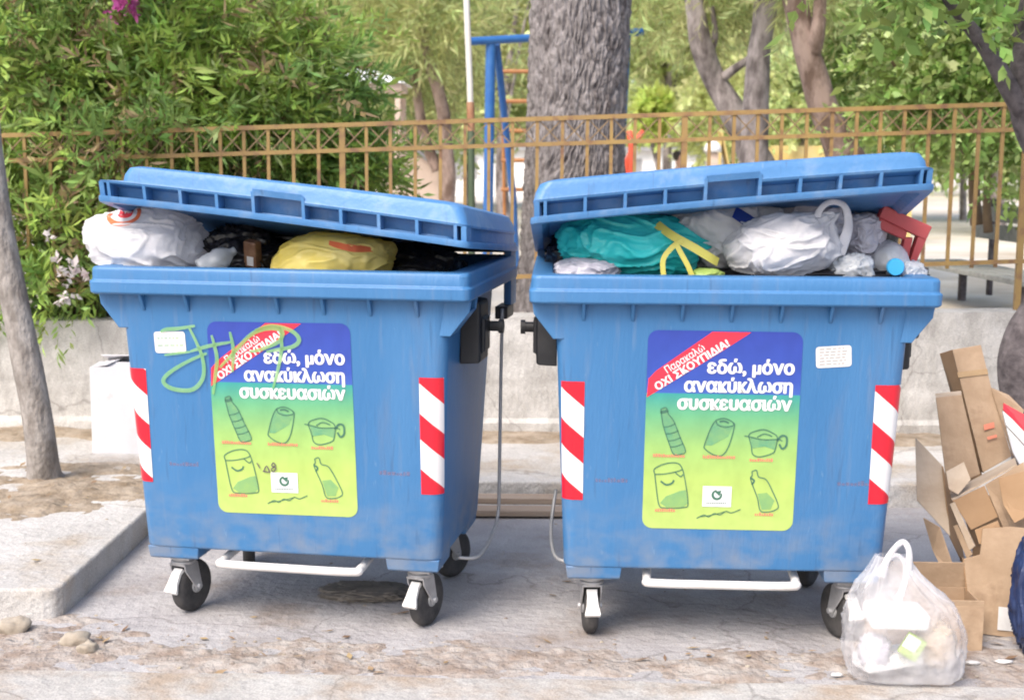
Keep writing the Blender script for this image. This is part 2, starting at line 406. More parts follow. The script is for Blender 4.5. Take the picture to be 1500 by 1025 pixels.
def relief(name, x0, x1, y0, y1, z, m, fn, step=.012):
    nx, ny = int((x1 - x0) / step), int((y1 - y0) / step)
    vs = []; fs = []
    for j in range(ny + 1):
        for i in range(nx + 1):
            x = x0 + (x1 - x0) * i / nx; y = y0 + (y1 - y0) * j / ny
            vs.append((x, y, z + fn(x, y)))
    for j in range(ny):
        for i in range(nx):
            q = (j * (nx + 1) + i, j * (nx + 1) + i + 1, (j + 1) * (nx + 1) + i + 1, (j + 1) * (nx + 1) + i)
            if max(vs[k][2] for k in q) > z - .004: fs.append(q)
    used = sorted({k for f in fs for k in f}); mp = {k: n for n, k in enumerate(used)}
    mb = MB(); mb.add([vs[k] for k in used], [tuple(mp[k] for k in f) for f in fs])
    return tag(mb.build(name, m, smooth=True), kind='structure')
def dirt_h(x, y):
    c = 4.36 - .029 * x + .05 * noise.noise((x * 1.4, 7, 0))
    w = .15 + .08 * noise.noise((x * .9, 2, 0))
    if x < -1.2: w += .14 * min(1, (-1.2 - x) / .5); c += .10 * min(1, (-1.2 - x) / .5)
    if x > 1.0: w += .18 * min(1, (x - 1.0) / .6); c += .1 * min(1, (x - 1.0) / .6)
    e = 1 - ((y - c) / w) ** 2
    return max(-.03, .010 * max(e, -1.2) + .015 * fbm((x * 3.4, y * 8, 1)) + .008 * fbm((x * 14, y * 18, 4), 3) - .003)
relief('dirt_strip', -2.4, 2.4, 4.08, 5.0, 0.0, M['dirt'], dirt_h)
def soil_h(x, y):
    e = 1 - ((x + 2.3) / .72) ** 2 - ((y - 6.32) / .50) ** 2
    return max(-.03, .016 * e + .022 * fbm((x * 3, y * 3, 9)) + .010 * fbm((x * 13, y * 13, 4), 3) - .002)
relief('soil_patch', -3.3, -1.5, 5.6, 7.0, .12, M['soil'], soil_h)
def back_dirt_h(x, y):
    e = 1 - ((y - 7.62) / .22) ** 2
    return max(-.03, .02 * e + .02 * fbm((x * 3, y * 5, 19)) - .004)
relief('wall_foot_dirt', -3.4, 2.6, 7.3, 7.76, .12, M['soil'], back_dirt_h, .02)

mb = MB(); mb.add([(-145, 7.97, .70), (145, 7.97, .70), (145, 300, .70), (-145, 300, .70)], [(0, 1, 2, 3)])
tag(mb.build('park_ground', M['park']), kind='structure')
def bank_h(x, y):
    return .10 * math.exp(-((y - 8.7) / .8) ** 2) * (.55 + .5 * fbm((x * .8, y * .8, 3))) + .03 * fbm((x * 4, y * 4, 5)) - .02
relief('park_bank', -4, 5, 7.98, 11, .70, M['park'], bank_h, .05)

def rock(mb, c, r, seed, sq=.6):
    bm = bmesh.new(); bmesh.ops.create_icosphere(bm, subdivisions=3 if r > .02 else 1, radius=1)
    vs = []
    for v in bm.verts:
        p = v.co; k = 1 + .45 * noise.noise(p * 1.3 + Vector((seed * 3.1, 0, 0))) + .16 * noise.noise(p * 4 + Vector((0, seed * 3.1, 0)))
        vs.append((c[0] + p.x * r * k, c[1] + p.y * r * k * .85, c[2] + p.z * r * k * sq))
    mb.add(vs, [[v.index for v in f.verts] for f in bm.faces]); bm.free()
mb = MB()
for i in range(700):
    a = random.random()
    x = random.uniform(-2.3, 2.3); y = random.gauss(4.42, .14) - .03 * x
    if i % 5 == 0: y = random.uniform(4.2, 6.2)
    if i % 9 == 0: x = random.uniform(1.0, 2.2)
    z = 0.0 if not (x < -1.64 and y > 4.73) else .12
    h = dirt_h(x, y) if y < 5.0 else 0
    rock(mb, (x, y, z + max(0, h)), random.choice((.002, .003, .003, .004, .005, .009)), i)
tag(mb.build('gravel', M['stone']), kind='stuff')
for i, (c, r, lab) in enumerate([((-1.786, 4.620, 0.020), .055, 'round pale stone lying below the left pavement kerb at the frame edge'),
                                 ((-1.521, 4.486, 0.020), .05, 'crumbled tan stone lying beside the rounded kerb corner'),
                                 ((-1.457, 4.420, 0.020), .034, 'smaller pale stone just right of the crumbled tan one')]):
    mb = MB(); rock(mb, (0, 0, 0), r, 50 + i, .7)
    o = tag(mb.build('stone', M['stone'], smooth=True), lab, 'stone', 'stones by the kerb corner'); o.location = c
# dry leaves and crumbs
mb = MB()
for i in range(150):
    x = random.uniform(-2.4, 2.3); y = random.uniform(4.25, 6.4)
    if i % 2: y = random.gauss(4.45, .12)
    z = .125 if (x < -1.66 and y > 4.76) else max(.004, dirt_h(x, y) + .004 if y < 5 else .004)
    if i % 4 == 0: x, y, z = random.uniform(-3, -1.72), random.uniform(5.8, 6.7), .145
    l = random.uniform(.008, .03); w = l * random.uniform(.2, .5); an = random.uniform(0, 6.28)
    u = Vector((math.cos(an), math.sin(an), random.uniform(-.1, .3))); v = Vector((-u.y, u.x, random.uniform(-.3, .3)))
    c = Vector((x, y, z + .004))
    mb.add([c - u * l, c - v * w, c + u * l, c + v * w], [(0, 1, 2, 3)])
tag(mb.build('leaf_litter', M['litter_leaf']), kind='stuff')

# ------------------------------------------------------------------ wall
def wall_top(x): return .804 + .0165 * x
mb = MB(); nx, nz = 420, 28
front = []
for j in range(nz + 1):
    row = []
    for i in range(nx + 1):
        x = -6 + 12 * i / nx; t = j / nz
        z = .10 + (wall_top(x) - .10) * t
        y = 7.76 + .006 * fbm((x * 2, z * 5, 0)) + .003 * fbm((x * 9, z * 14, 3))
        if abs(z - .40) < .013: y += .006
        if z < .19: y -= .025 * (1 + .6 * noise.noise((x * 3, z * 9, 5)))
        row.append((x, y, z + (.006 * fbm((x * 5, 1, 1)) if j == nz else 0)))
    front.append(row)
rows = front + [[(x, 7.99, z) for x, y, z in front[-1]], [(x, 7.99, .10) for x, y, z in front[0]]]
mb.loft(rows, False, False, closed=False)
wall = tag(mb.build('low_wall', M['wall'], auto=R(40)), 'low stained cement wall with a crumbling foot, running behind both blue bins', 'wall')

# ------------------------------------------------------------------ fence
def r1(x): return 1.947 + .0375 * x
def r2(x): return 1.800 + .0375 * x
def r3(x): return 1.030 + .0375 * x
FY = 7.875
fence = empty('metal_fence', (0, FY, .80), 0, 'rusty ochre metal fence with thin bars and cross braces on the low wall', 'fence')
def fpart(mb, name): return mb.build(name, M['ochre'], fence)
def rel(p): return (p[0], p[1] - FY, p[2] - .80)
def bar_between(mb, a, b, w, h):
    a, b = Vector(rel(a)), Vector(rel(b)); t = (b - a); L = t.length
    rot = t.to_track_quat('X', 'Z').to_matrix()
    mb.box((a + b) / 2, (L, w, h), rot)
for fn, h in ((r1, .026), (r2, .024), (r3, .024)):
    mb = MB(); bar_between(mb, (-5.2, FY, fn(-5.2)), (5.2, FY, fn(5.2)), .034, h); fpart(mb, 'rail')
PITCH = .1428
k0 = -22
for k in range(-22, 23):
    x = -.144 + k * PITCH
    mb = MB(); mb.box(rel((x + .004 * math.sin(k * 5.1), FY, (r1(x) + r3(x)) / 2 - .015)), (.019, .019, r1(x) - r3(x) + .03)); fpart(mb, 'bar')
    mb = MB()
    e = .012
    bar_between(mb, (x + e, FY - .006, r2(x) + e), (x + PITCH - e, FY - .006, r1(x) - e), .006, .007)
    bar_between(mb, (x + e, FY + .006, r1(x) - e), (x + PITCH - e, FY + .006, r2(x) + e), .006, .007)
    mb.build('cross_brace', M['ochre_thin'], fence)
for k in (-20, -6, 8, 22):
    x = -.144 + k * PITCH
    mb = MB(); mb.box(rel((x, FY + .002, (wall_top(x) + r1(x)) / 2 - .02)), (.034, .030, r1(x) - wall_top(x) + .04)); fpart(mb, 'post')

# ------------------------------------------------------------------ foliage and trees
def leaves(name, blobs, n_twigs, per, L, W, tl, m, parent=None, droop=.2, up=.3, jit=.5, seed=1, shell=.45):
    """leaf-sized faces set along twigs scattered through ellipsoids (cx, cy, cz, rx, ry, rz[, weight])"""
    g = np.random.default_rng(seed)
    B = np.array([b[:6] for b in blobs], float)
    w = np.array([(b[6] if len(b) > 6 else 1) * b[3] * b[5] for b in blobs], float); w /= w.sum()
    bi = g.choice(len(B), n_twigs, p=w)
    dr = g.normal(size=(n_twigs, 3)); dr /= np.linalg.norm(dr, axis=1)[:, None]
    rad = (shell + (1 - shell) * g.random(n_twigs)) ** .8
    rad *= 1 + .22 * np.sin(dr[:, 0] * 7 + bi) * np.sin(dr[:, 2] * 6 + 2 * bi)
    base = B[bi, :3] + dr * rad[:, None] * B[bi, 3:6]
    td = dr + g.normal(size=(n_twigs, 3)) * jit; td[:, 2] += up; td /= np.linalg.norm(td, axis=1)[:, None]
    tlen = tl * (.5 + g.random(n_twigs))
    t = (np.arange(per)[None, :] + g.random((n_twigs, per))) / per
    P = base[:, None, :] + td[:, None, :] * (t * tlen[:, None])[..., None]
    P[..., 2] -= droop * tlen[:, None] * t ** 2
    ld = g.normal(size=(n_twigs, per, 3)); ld -= (ld * td[:, None]).sum(-1, keepdims=True) * td[:, None]
    ld /= np.linalg.norm(ld, axis=-1, keepdims=True) + 1e-9
    ld = ld * .8 + td[:, None] * (.55 + .5 * t[..., None]); ld[..., 2] -= droop * .6
    ld /= np.linalg.norm(ld, axis=-1, keepdims=True)
    sd = np.cross(ld, g.normal(size=ld.shape)); sd /= np.linalg.norm(sd, axis=-1, keepdims=True) + 1e-9
    nn = np.cross(ld, sd)
    sz = (.6 + .8 * g.random(n_twigs))[:, None]
    l = L * (sz * (.5 + .9 * g.random((n_twigs, per))))[..., None]; wd = W * (sz * (.6 + .8 * g.random((n_twigs, per))))[..., None]
    v0 = P; v1 = P + ld * l * .45 + sd * wd * .5; v2 = P + ld * l - nn * l * .12; v3 = P + ld * l * .45 - sd * wd * .5
    V = np.stack([v0, v1, v2, v3], 2).reshape(-1, 3); n = len(V) // 4
    me = bpy.data.meshes.new(name)
    me.vertices.add(len(V)); me.vertices.foreach_set('co', V.ravel())
    me.loops.add(4 * n); me.loops.foreach_set('vertex_index', np.arange(4 * n, dtype=np.int32))
    me.polygons.add(n); me.polygons.foreach_set('loop_start', np.arange(0, 4 * n, 4, dtype=np.int32))
    me.update(); me.validate()
    ms = m if isinstance(m, list) else [m]
    for k in ms: me.materials.append(k)
    if len(ms) > 1:
        pick = np.repeat(g.integers(0, len(ms), n_twigs), per).astype(np.int32)
        me.polygons.foreach_set('material_index', pick)
    o = bpy.data.objects.new(name, me); COL.objects.link(o)
    if parent is not None:
        o.parent = parent; o.location = -parent.location
    return o

def stems(name, paths, m, parent=None, n=8, rough=0.0):
    mb = MB()
    for pts, r0, r1_ in paths:
        sp = smooth_path(pts, 8); k = len(sp)
        if rough:
            sp = [p + Vector((noise.noise(p * 2.2), noise.noise(p * 2.2 + Vector((9, 0, 0))), 0)) * rough for p in sp]
        rr = [(r0 + (r1_ - r0) * i / (k - 1)) * (1 + .12 * noise.noise(sp[i] * 3.0)) for i in range(k)]
        mb.tube(sp, rr, n)
    o = mb.build(name, m, smooth=True)
    if parent is not None:
        o.parent = parent; o.location = -parent.location
    return o

# the thick fissured trunk behind the fence
tc = (0.398, 8.620, 2.084)
big = empty('fissured_tree', (tc[0], 8.62, .70), 0, 'very thick grey tree trunk with deep vertical bark fissures, behind the fence between the bins', 'tree')
mb = MB(); NA, NZ = 400, 460; rings = []
for j in range(NZ + 1):
    z = -.1 + 3.4 * j / NZ
    R0 = .327 + .11 * math.exp(-max(z, 0) / .28) - .006 * z
    ring = []
    for k in range(NA):
        a = 2 * math.pi * k / NA
        cx, cy = math.cos(a), math.sin(a)
        wob = .035 * noise.noise((cx * 1.2, cy * 1.2, z * .5))
        wa = a + .16 * noise.noise((cx * 2, cy * 2, z * 3.1)) + .05 * noise.noise((cx * 6, cy * 6, z * 9))
        q = Vector((math.cos(wa) * 13.5, math.sin(wa) * 13.5, z * 7.5))
        n1 = noise.noise(q); n2 = noise.noise(q * 2.3 + Vector((5, 1, 2)))
        rid = 1 - abs(n1) * 2.0
        h = -.025 * max(0, rid - .30) + .016 * n2 + .007 * noise.noise(q * 6)
        r = R0 + wob + h
        ring.append((cx * r + .012 * z, cy * r, z))
    rings.append(ring)
mb.loft(rings, True, True)
def fissured():
    m = mat('fissured_grey_bark', (.14, .126, .126), .93, (.28, .258, .26), 24, .36, .64, bump=.8, bscale=55, stretch=(1, 1, .42), col3=(.07, .058, .058), scale3=15, lo3=.54, hi3=.68)
    N = m.node_tree.nodes; L = m.node_tree.links; b = N['Principled BSDF']
    return m
mb.build('trunk', fissured(), big, smooth=True)
limbs = [([(.05, 0, 3.2), (.4, .1, 4.0), (1.0, .3, 4.9)], .20, .08), ([(.03, 0, 3.2), (-.3, .2, 4.1), (-.9, .3, 5.2)], .19, .07), ([(.04, 0, 3.2), (.05, .1, 4.4), (.1, .3, 5.8)], .2, .06)]
o = stems('limb', limbs, fissured(), None, 14); o.parent = big

# slender grey tree in the pavement on the left
P = [(-2.328, 6.495, 0.100), (-2.317, 6.430, 0.308), (-2.338, 6.430, 0.513), (-2.393, 6.450, 0.814), (-2.447, 6.470, 1.113), (-2.489, 6.480, 1.377), (-2.523, 6.500, 1.673), (-2.544, 6.500, 2.062), (-2.565, 6.500, 2.571), (-2.586, 6.500, 3.069)]
t = empty('slender_tree', (P[0][0], P[0][1], .12), 0, 'slender leaning tree with smooth grey trunk, standing in the dirt at the left edge', 'tree')
sp = smooth_path(P, 10); mb = MB(); rr = []
for i, p in enumerate(sp):
    u = i / (len(sp) - 1); rr.append((.078 - .03 * u + .035 * math.exp(-u * 40)) * (1 + .06 * noise.noise(p * 4)))
mb.tube(sp, rr, 20)
o = mb.build('trunk', M['bark_grey'], t, smooth=True); o.location = -t.location
top = Vector(P[-1])
stems('branch', [([top, top + Vector((-.3, .1, .5)), top + Vector((-.5, 0, 1.1))], .045, .02), ([top, top + Vector((.1, .2, .6)), top + Vector((.0, .4, 1.3))], .045, .02)], M['bark_grey'], t)
leaves('crown', [(top.x - .3, top.y + .1, top.z + 1.5, .9, .8, .7)], 260, 14, .09, .035, .3, [M['broadleaf'], M['oleander']], t, seed=3)

# dark knotty tree at the right edge
P = [(2.878, 6.896, 0.100), (2.794, 6.900, 0.429), (2.721, 6.900, 0.629), (2.729, 6.900, 0.791), (2.808, 6.900, 1.007), (2.841, 6.900, 1.326), (2.791, 6.900, 1.675), (2.675, 6.900, 1.968), (2.648, 6.900, 2.292), (2.679, 6.900, 2.795), (2.698, 6.900, 3.256)]
t = empty('knotty_tree', (P[0][0], P[0][1], .12), 0, 'dark knotty tree trunk with a swollen base and a bent limb, at the right edge', 'tree')
sp = smooth_path(P, 10); mb = MB(); rr = []
base_r = [.20, .19, .168, .155, .145, .12, .115, .135, .11, .09, .08]
for i, p in enumerate(sp):
    f = i / 10; a = min(int(f), 9); rr.append((base_r[a] + (base_r[a + 1] - base_r[a]) * (f - a)) * (1 + .1 * noise.noise(p * 5)))
mb.tube(sp, rr, 24)
o = mb.build('trunk', M['bark_dark'], t, smooth=True); o.location = -t.location
stems('branch', [([(2.664, 6.900, 1.865), (2.510, 6.850, 2.084), (2.387, 6.800, 2.248), (2.271, 6.750, 2.359), (2.158, 6.700, 2.462), (2.009, 6.600, 2.616)], .058, .018),
                 ([(2.271, 6.750, 2.359), (2.187, 6.700, 2.370), (2.101, 6.700, 2.402)], .014, .006), ([(2.542, 6.900, 2.325), (2.563, 6.900, 2.393), (2.453, 6.850, 2.487)], .03, .012)], M['bark_dark'], t, rough=.03)
ctr = Vector((2.168, 6.700, 2.403))
leaves('crown', [(ctr.x, ctr.y, ctr.z, .30, .35, .16), (ctr.x + .2, ctr.y - .1, ctr.z + .45, .6, .5, .25), (ctr.x - .45, ctr.y, ctr.z + .2, .3, .3, .14)], 150, 9, .085, .045, .22, [M['broadleaf'], M['oleander_dark']], t, droop=.5, seed=5)

# flowering shrubs behind the fence, left
def shrub(label, blobs, n, per, L, W, tl, m, seed, stem_to=None, droop=.35, flowers=None, cat='shrub'):
    cx = sum(b[0] for b in blobs) / len(blobs); cy = sum(b[1] for b in blobs) / len(blobs)
    s = empty('oleander_shrub', (cx, cy, .70), 0, label, cat, 'shrubs crowding the fence on the left')
    leaves('foliage', blobs, n, per, L, W, tl, m, s, droop=droop, seed=seed, shell=.3)
    pth = []
    r = random.Random(seed)
    for b in blobs:
        for q in range(7):
            e = Vector((b[0] + r.uniform(-.6, .6) * b[3], b[1] + r.uniform(-.5, .5) * b[4], b[2] + r.uniform(0, .7) * b[5]))
            a = Vector((cx + r.uniform(-.25, .25), cy + r.uniform(-.1, .2), .66))
            mid = (a + e) / 2 + Vector((r.uniform(-.15, .15), r.uniform(-.1, .1), .15))
            pth.append(([a, mid, e], .013, .004))
    stems('stem', pth, M['twig'], s, 6)
    if flowers:
        fl, fm = flowers
        leaves('blossom', fl, 20, 6, .038, .03, .05, fm, s, droop=.1, seed=seed + 9, shell=.1)
    return s
shrub('arching oleander shrub with bright narrow leaves and magenta blooms, above the left bin',
      [(*(-1.934, 8.700, 2.459), .62, .5, .42), (*(-2.240, 8.500, 2.145), .55, .45, .40), (*(-1.572, 8.600, 2.198), .45, .4, .40), (*(-1.815, 8.500, 1.979), .6, .4, .28), (*(-2.525, 8.800, 2.636), .5, .45, .4), (*(-1.984, 8.600, 1.288), .7, .4, .45)],
      1700, 16, .090, .019, .28, [M['oleander']] * 5 + [M['oleander_dark']] * 2 + [M['broadleaf'], M['far_green'], M['dry_leaf']], 11,
      flowers=([(*(-2.333, 8.250, 2.625), .05, .05, .03), (*(-2.417, 8.250, 2.560), .03, .04, .03)], M['petal_pink']))
shrub('leafy oleander shrub at the far left spilling over the wall, with white and pink blooms',
      [(*(-3.044, 8.500, 2.391), .55, .5, .5), (*(-2.785, 8.600, 2.190), .5, .5, .45), (*(-2.818, 8.450, 1.738), .42, .28, .22), (*(-2.675, 7.850, 1.276), .32, .2, .24), (*(-2.638, 7.700, 0.948), .24, .12, .10), (*(-2.326, 7.880, 1.775), .18, .14, .18), (*(-2.035, 7.850, 1.895), .16, .12, .09), (*(-2.577, 7.860, 1.832), .14, .12, .12), (*(-3.028, 8.100, 1.303), .4, .3, .5), (*(-2.500, 8.100, 1.016), .3, .2, .3)],
      1800, 15, .085, .019, .24, [M['oleander']] * 3 + [M['oleander_dark']] * 3 + [M['broadleaf']] * 3 + [M['dry_leaf']], 12,
      flowers=([(*(-2.602, 7.500, 1.109), .05, .05, .03), (*(-2.462, 7.500, 1.045), .06, .05, .06), (*(-2.615, 7.500, 1.255), .03, .05, .02), (*(-2.531, 7.500, 0.948), .04, .05, .03), (*(-2.075, 7.800, 1.442), .05, .05, .04)], M['petal_white']))
shrub('dark green oleander shrub leaning over the fence, left of the blue play frame',
      [(*(-1.449, 9.200, 2.236), .5, .45, .42), (*(-1.281, 9.300, 1.943), .36, .4, .16), (*(-1.570, 8.800, 1.860), .5, .4, .32), (*(-1.518, 9.000, 1.639), .6, .4, .4), (*(-1.143, 9.300, 1.640), .4, .4, .35)],
      1350, 15, .09, .019, .26, [M['oleander_dark']] * 6 + [M['oleander']] * 3 + [M['dry_leaf']], 13)

# broad-leaved tree behind the fence, right
bt = empty('broadleaf_tree', (3.256, 9.600, 1.718)[:2] + (.70,), 0, 'bushy broad-leaved tree hanging over the fence at the right, before the bench', 'tree')
leaves('crown', [(*(2.792, 9.400, 2.509), .42, .5, .40), (*(3.122, 9.200, 2.539), .55, .5, .42), (*(2.776, 9.600, 2.075), .34, .4, .16), (*(2.961, 9.200, 2.084), .40, .4, .22), (*(3.220, 9.000, 1.987), .40, .4, .26), (*(3.084, 9.600, 3.136), .9, .6, .36), (*(3.335, 9.200, 1.649), .14, .2, .22)],
       1250, 12, .068, .038, .24, [M['broadleaf'], M['broadleaf'], M['oleander_dark'], M['far_green']], bt, droop=.45, seed=21, shell=.25)
stems('trunk', [([(3.373, 9.700, 1.278), (3.330, 9.700, 1.719), (3.177, 9.600, 2.292), (3.003, 9.600, 2.856)], .05, .03), ([(3.410, 9.600, 1.233), (3.362, 9.500, 1.814), (3.237, 9.400, 2.558)], .035, .02), ([(3.330, 9.700, 1.719), (2.894, 9.600, 2.148), (2.510, 9.500, 2.562)], .025, .01)], M['twig'], bt, rough=.03)
lb = empty('low_bush', (2.896, 11.500, 2.007)[:2] + (.70,), 0, 'glossy dark green bush just right of the curved trunk, behind the fence', 'bush')
leaves('foliage', [(*(3.319, 12.500, 2.472), .42, .4, .55), (*(3.301, 11.500, 2.068), .36, .4, .22), (*(3.173, 12.000, 2.053), .2, .3, .16)], 560, 12, .085, .035, .3, [M['oleander_dark'], M['broadleaf'], M['far_green']], lb, droop=.4, seed=22, shell=.25)
stems('stem', [([(2.969, 11.600, 1.591), (2.988, 11.600, 1.837), (3.126, 11.500, 2.066)], .03, .01), ([(2.939, 11.600, 1.591), (2.839, 11.600, 1.865), (2.775, 11.500, 2.121)], .03, .01)], M['twig'], lb)

# bare trunks in the park
def bare(name, label, paths, m, crown, lm, seed, L=.13, W=.014, per=14, n=500, tl=.3, n_side=12, droop=.15):
    p0 = paths[0][0][0]
    t = empty(name, (p0[0], p0[1], .70), 0, label, 'tree', 'trees standing in the park')
    stems('trunk', [([(p0[0], p0[1], .66)] + list(paths[0][0]), paths[0][1] * 1.15, paths[0][2])], m, t, n_side, .03)
    if len(paths) > 1: stems('limb', paths[1:], m, t, n_side, .03)
    leaves('crown', crown, n, per, L, W, tl, lm, t, droop=droop, seed=seed, shell=.2)
NE = [M['needles'], M['needles'], M['far_green']]
bare('leaning_tree', 'grey tree trunk leaning left with a stubby fork, right of the thick fissured trunk',
     [([(2.310, 12.400, 1.580), (2.175, 12.400, 1.841), (1.986, 12.300, 2.176), (1.828, 12.300, 2.480), (1.657, 12.200, 2.815), (1.560, 12.200, 3.278)], .14, .085),
      ([(1.854, 12.300, 2.438), (1.959, 12.200, 2.535), (2.097, 12.100, 2.642)], .055, .03), ([(1.749, 12.300, 2.662), (1.791, 12.200, 2.834), (1.759, 12.200, 3.102)], .04, .02)],
     M['bark_pale'], [(*(1.579, 12.800, 3.108), .75, .6, .35), (*(1.316, 12.800, 3.417), 1.0, .6, .4), (*(2.026, 13.200, 3.091), .6, .5, .28)], NE, 31, n=420, per=15)
bare('upright_tree', 'straight slim grey trunk standing upright between the leaning and the curved trunks',
     [([(2.072, 11.600, 1.585), (2.078, 11.600, 1.947), (2.079, 11.600, 2.293), (2.074, 11.600, 2.637), (2.136, 11.600, 3.035), (2.170, 11.600, 3.429)], .115, .09)],
     M['bark_pale'], [(*(2.304, 12.000, 3.490), .9, .6, .35), (*(2.051, 12.600, 3.334), .5, .5, .25)], NE, 32, n=350, per=16)
bare('curved_tree', 'reddish grey trunk that bends left as it rises, behind the raised right lid',
     [([(2.714, 10.800, 1.597), (2.629, 10.800, 1.798), (2.503, 10.800, 2.094), (2.403, 10.800, 2.414), (2.301, 10.800, 2.680), (2.214, 10.800, 2.996), (2.126, 10.800, 3.361)], .135, .085),
      ([(2.372, 10.800, 2.521), (2.375, 10.700, 2.697), (2.389, 10.700, 2.906), (2.404, 10.700, 3.192)], .07, .045)],
     M['bark_pine'], [(*(2.440, 11.000, 3.341), 1.0, .6, .35), (*(2.978, 12.000, 3.087), .5, .5, .3)], NE, 33, n=350, per=16)
bare('pine_tree', 'olive pine with two leaning reddish trunks, between the shrubs and the flagpole',
     [([(-0.787, 16.000, 1.622), (-0.812, 16.000, 2.183), (-0.893, 16.000, 2.580), (-1.005, 16.000, 2.935), (-1.084, 16.000, 3.444)], .085, .06),
      ([(-0.921, 16.200, 1.620), (-1.101, 16.200, 2.147), (-1.149, 16.200, 2.469), (-1.213, 16.200, 2.909)], .07, .05)],
     M['bark_pine'], [(*(-1.149, 16.000, 3.287), 1.0, .8, .5), (*(-1.600, 16.500, 2.930), .7, .7, .4), (*(-0.802, 15.500, 3.466), .7, .6, .45), (*(-1.926, 16.500, 3.574), .9, .7, .5), (*(-0.827, 16.800, 2.792), .5, .5, .4), (*(-1.306, 16.000, 4.064), 1.6, 1, .5), (*(-1.309, 17.000, 2.381), .55, .5, .3)], NE, 34, L=.16, W=.016, n=1600, per=15, tl=.4)

# the wood across the park: every tree its own crown and trunk
LABELS = ['pale yellow green tree', 'light green loose-crowned tree', 'mid green leafy tree', 'bright lime green young tree']
r = random.Random(99)
SP = [  # crown centre, crown radii, kind, where
    ((-7.873, 22.000, 3.632), 2.2, 1.9, 2, 'across the park at the far left, behind the flowering shrub'),
    ((-6.301, 25.000, 4.284), 2.2, 2.0, 1, 'across the park behind the arching oleander'),
    ((-3.722, 23.000, 4.202), 1.7, 1.6, 0, 'across the park above the dark shrub'),
    ((-2.810, 29.000, 4.306), 2.4, 2.0, 1, 'behind the pine across the park'),
    ((-0.139, 21.000, 3.594), 1.3, 2.0, 0, 'behind the blue play frame'),
    ((-1.043, 33.000, 3.707), 2.4, 2.2, 1, 'far behind the flagpole'),
    ((1.506, 31.000, 4.518), 2.6, 2.4, 0, 'far behind the thick fissured trunk'),
    ((2.733, 24.000, 3.769), 1.5, 1.6, 1, 'behind the forked leaning trunk'),
    ((2.012, 19.000, 2.440), .16, .22, 3, 'low beside the thick trunk'),
    ((4.382, 22.000, 3.608), 1.5, 1.9, 0, 'behind the upright and curved trunks'),
    ((3.789, 18.000, 2.637), .6, .55, 1, 'low between the upright and curved trunks'),
    ((6.931, 24.000, 4.151), 2.2, 2.2, 1, 'across the park behind the broad-leaved tree'),
    ((7.289, 20.000, 3.553), 1.7, 2.0, 2, 'across the park behind the knotty trunk'),
    ((8.756, 26.000, 2.956), 2.0, 1.0, 0, 'low behind the bench across the park'),
    ((-2.531, 26.000, 2.295), 1.6, .6, 2, 'low behind the gazebo across the park'),
    ((-6.407, 21.000, 2.094), 2.2, 1.0, 2, 'low behind the fence at the far left')]
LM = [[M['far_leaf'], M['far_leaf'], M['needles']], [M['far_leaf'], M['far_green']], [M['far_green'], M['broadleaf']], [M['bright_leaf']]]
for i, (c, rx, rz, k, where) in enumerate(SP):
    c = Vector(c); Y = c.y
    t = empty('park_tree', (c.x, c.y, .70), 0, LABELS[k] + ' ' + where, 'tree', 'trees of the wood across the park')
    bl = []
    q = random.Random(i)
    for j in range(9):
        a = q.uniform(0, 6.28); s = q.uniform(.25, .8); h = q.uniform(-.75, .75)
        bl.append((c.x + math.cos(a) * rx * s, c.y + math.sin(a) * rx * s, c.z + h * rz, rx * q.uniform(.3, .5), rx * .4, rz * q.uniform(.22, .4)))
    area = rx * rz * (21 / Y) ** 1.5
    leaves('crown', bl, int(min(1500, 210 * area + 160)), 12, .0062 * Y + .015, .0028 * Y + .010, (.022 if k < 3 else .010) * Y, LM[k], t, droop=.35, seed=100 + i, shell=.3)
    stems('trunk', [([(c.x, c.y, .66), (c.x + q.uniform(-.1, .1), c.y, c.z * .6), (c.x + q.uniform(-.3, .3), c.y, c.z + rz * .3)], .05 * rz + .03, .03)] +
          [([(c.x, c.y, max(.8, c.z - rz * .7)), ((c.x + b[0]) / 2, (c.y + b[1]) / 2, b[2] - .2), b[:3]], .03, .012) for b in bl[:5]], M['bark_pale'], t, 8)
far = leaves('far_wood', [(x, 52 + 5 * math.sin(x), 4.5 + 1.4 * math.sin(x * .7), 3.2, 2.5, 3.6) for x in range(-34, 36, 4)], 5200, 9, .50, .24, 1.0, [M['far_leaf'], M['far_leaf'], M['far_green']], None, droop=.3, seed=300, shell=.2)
tag(far, kind='stuff')

# ------------------------------------------------------------------ park furniture
PZ = .70
# play frame: one round beam on A-shaped legs
a = Vector((-0.386, 12.000, 2.765)); b = Vector((1.185, 12.600, 2.916))
pf = empty('play_frame', (a.x, a.y, PZ), 0, 'blue painted swing frame with a round top beam and A-shaped legs, behind the fence', 'play frame')
def P_(mb, name, par, m, **k):
    o = mb.build(name, m, par, **k); o.location = -par.location; return o
mb = MB(); mb.tube([a, b], .036, 14); P_(mb, 'beam', pf, M['play_blue'], auto=R(40))
h1 = Vector((-0.207, 12.100, 2.769))
mb = MB(); mb.tube([h1, Vector((-0.224, 12.050, 1.334)), Vector(((-0.229, 12.000, 1.152)[0], 12.0, PZ - .02))], .046, 14); P_(mb, 'leg', pf, M['play_blue'], auto=R(40))
mb = MB(); mb.tube([h1 + Vector((.05, .05, -.02)), Vector((0.003, 12.700, 1.381)), Vector(((0.037, 12.800, 1.119)[0], 12.8, PZ - .02))], .033, 14); P_(mb, 'leg', pf, M['play_blue'], auto=R(40))
for u, dy in ((.90, -.5), (.90, .5)):
    p = a.lerp(b, u); mb = MB(); mb.tube([p, Vector((p.x - .12, p.y + dy, PZ - .02))], .05, 14); P_(mb, 'leg', pf, M['play_blue'], auto=R(40))
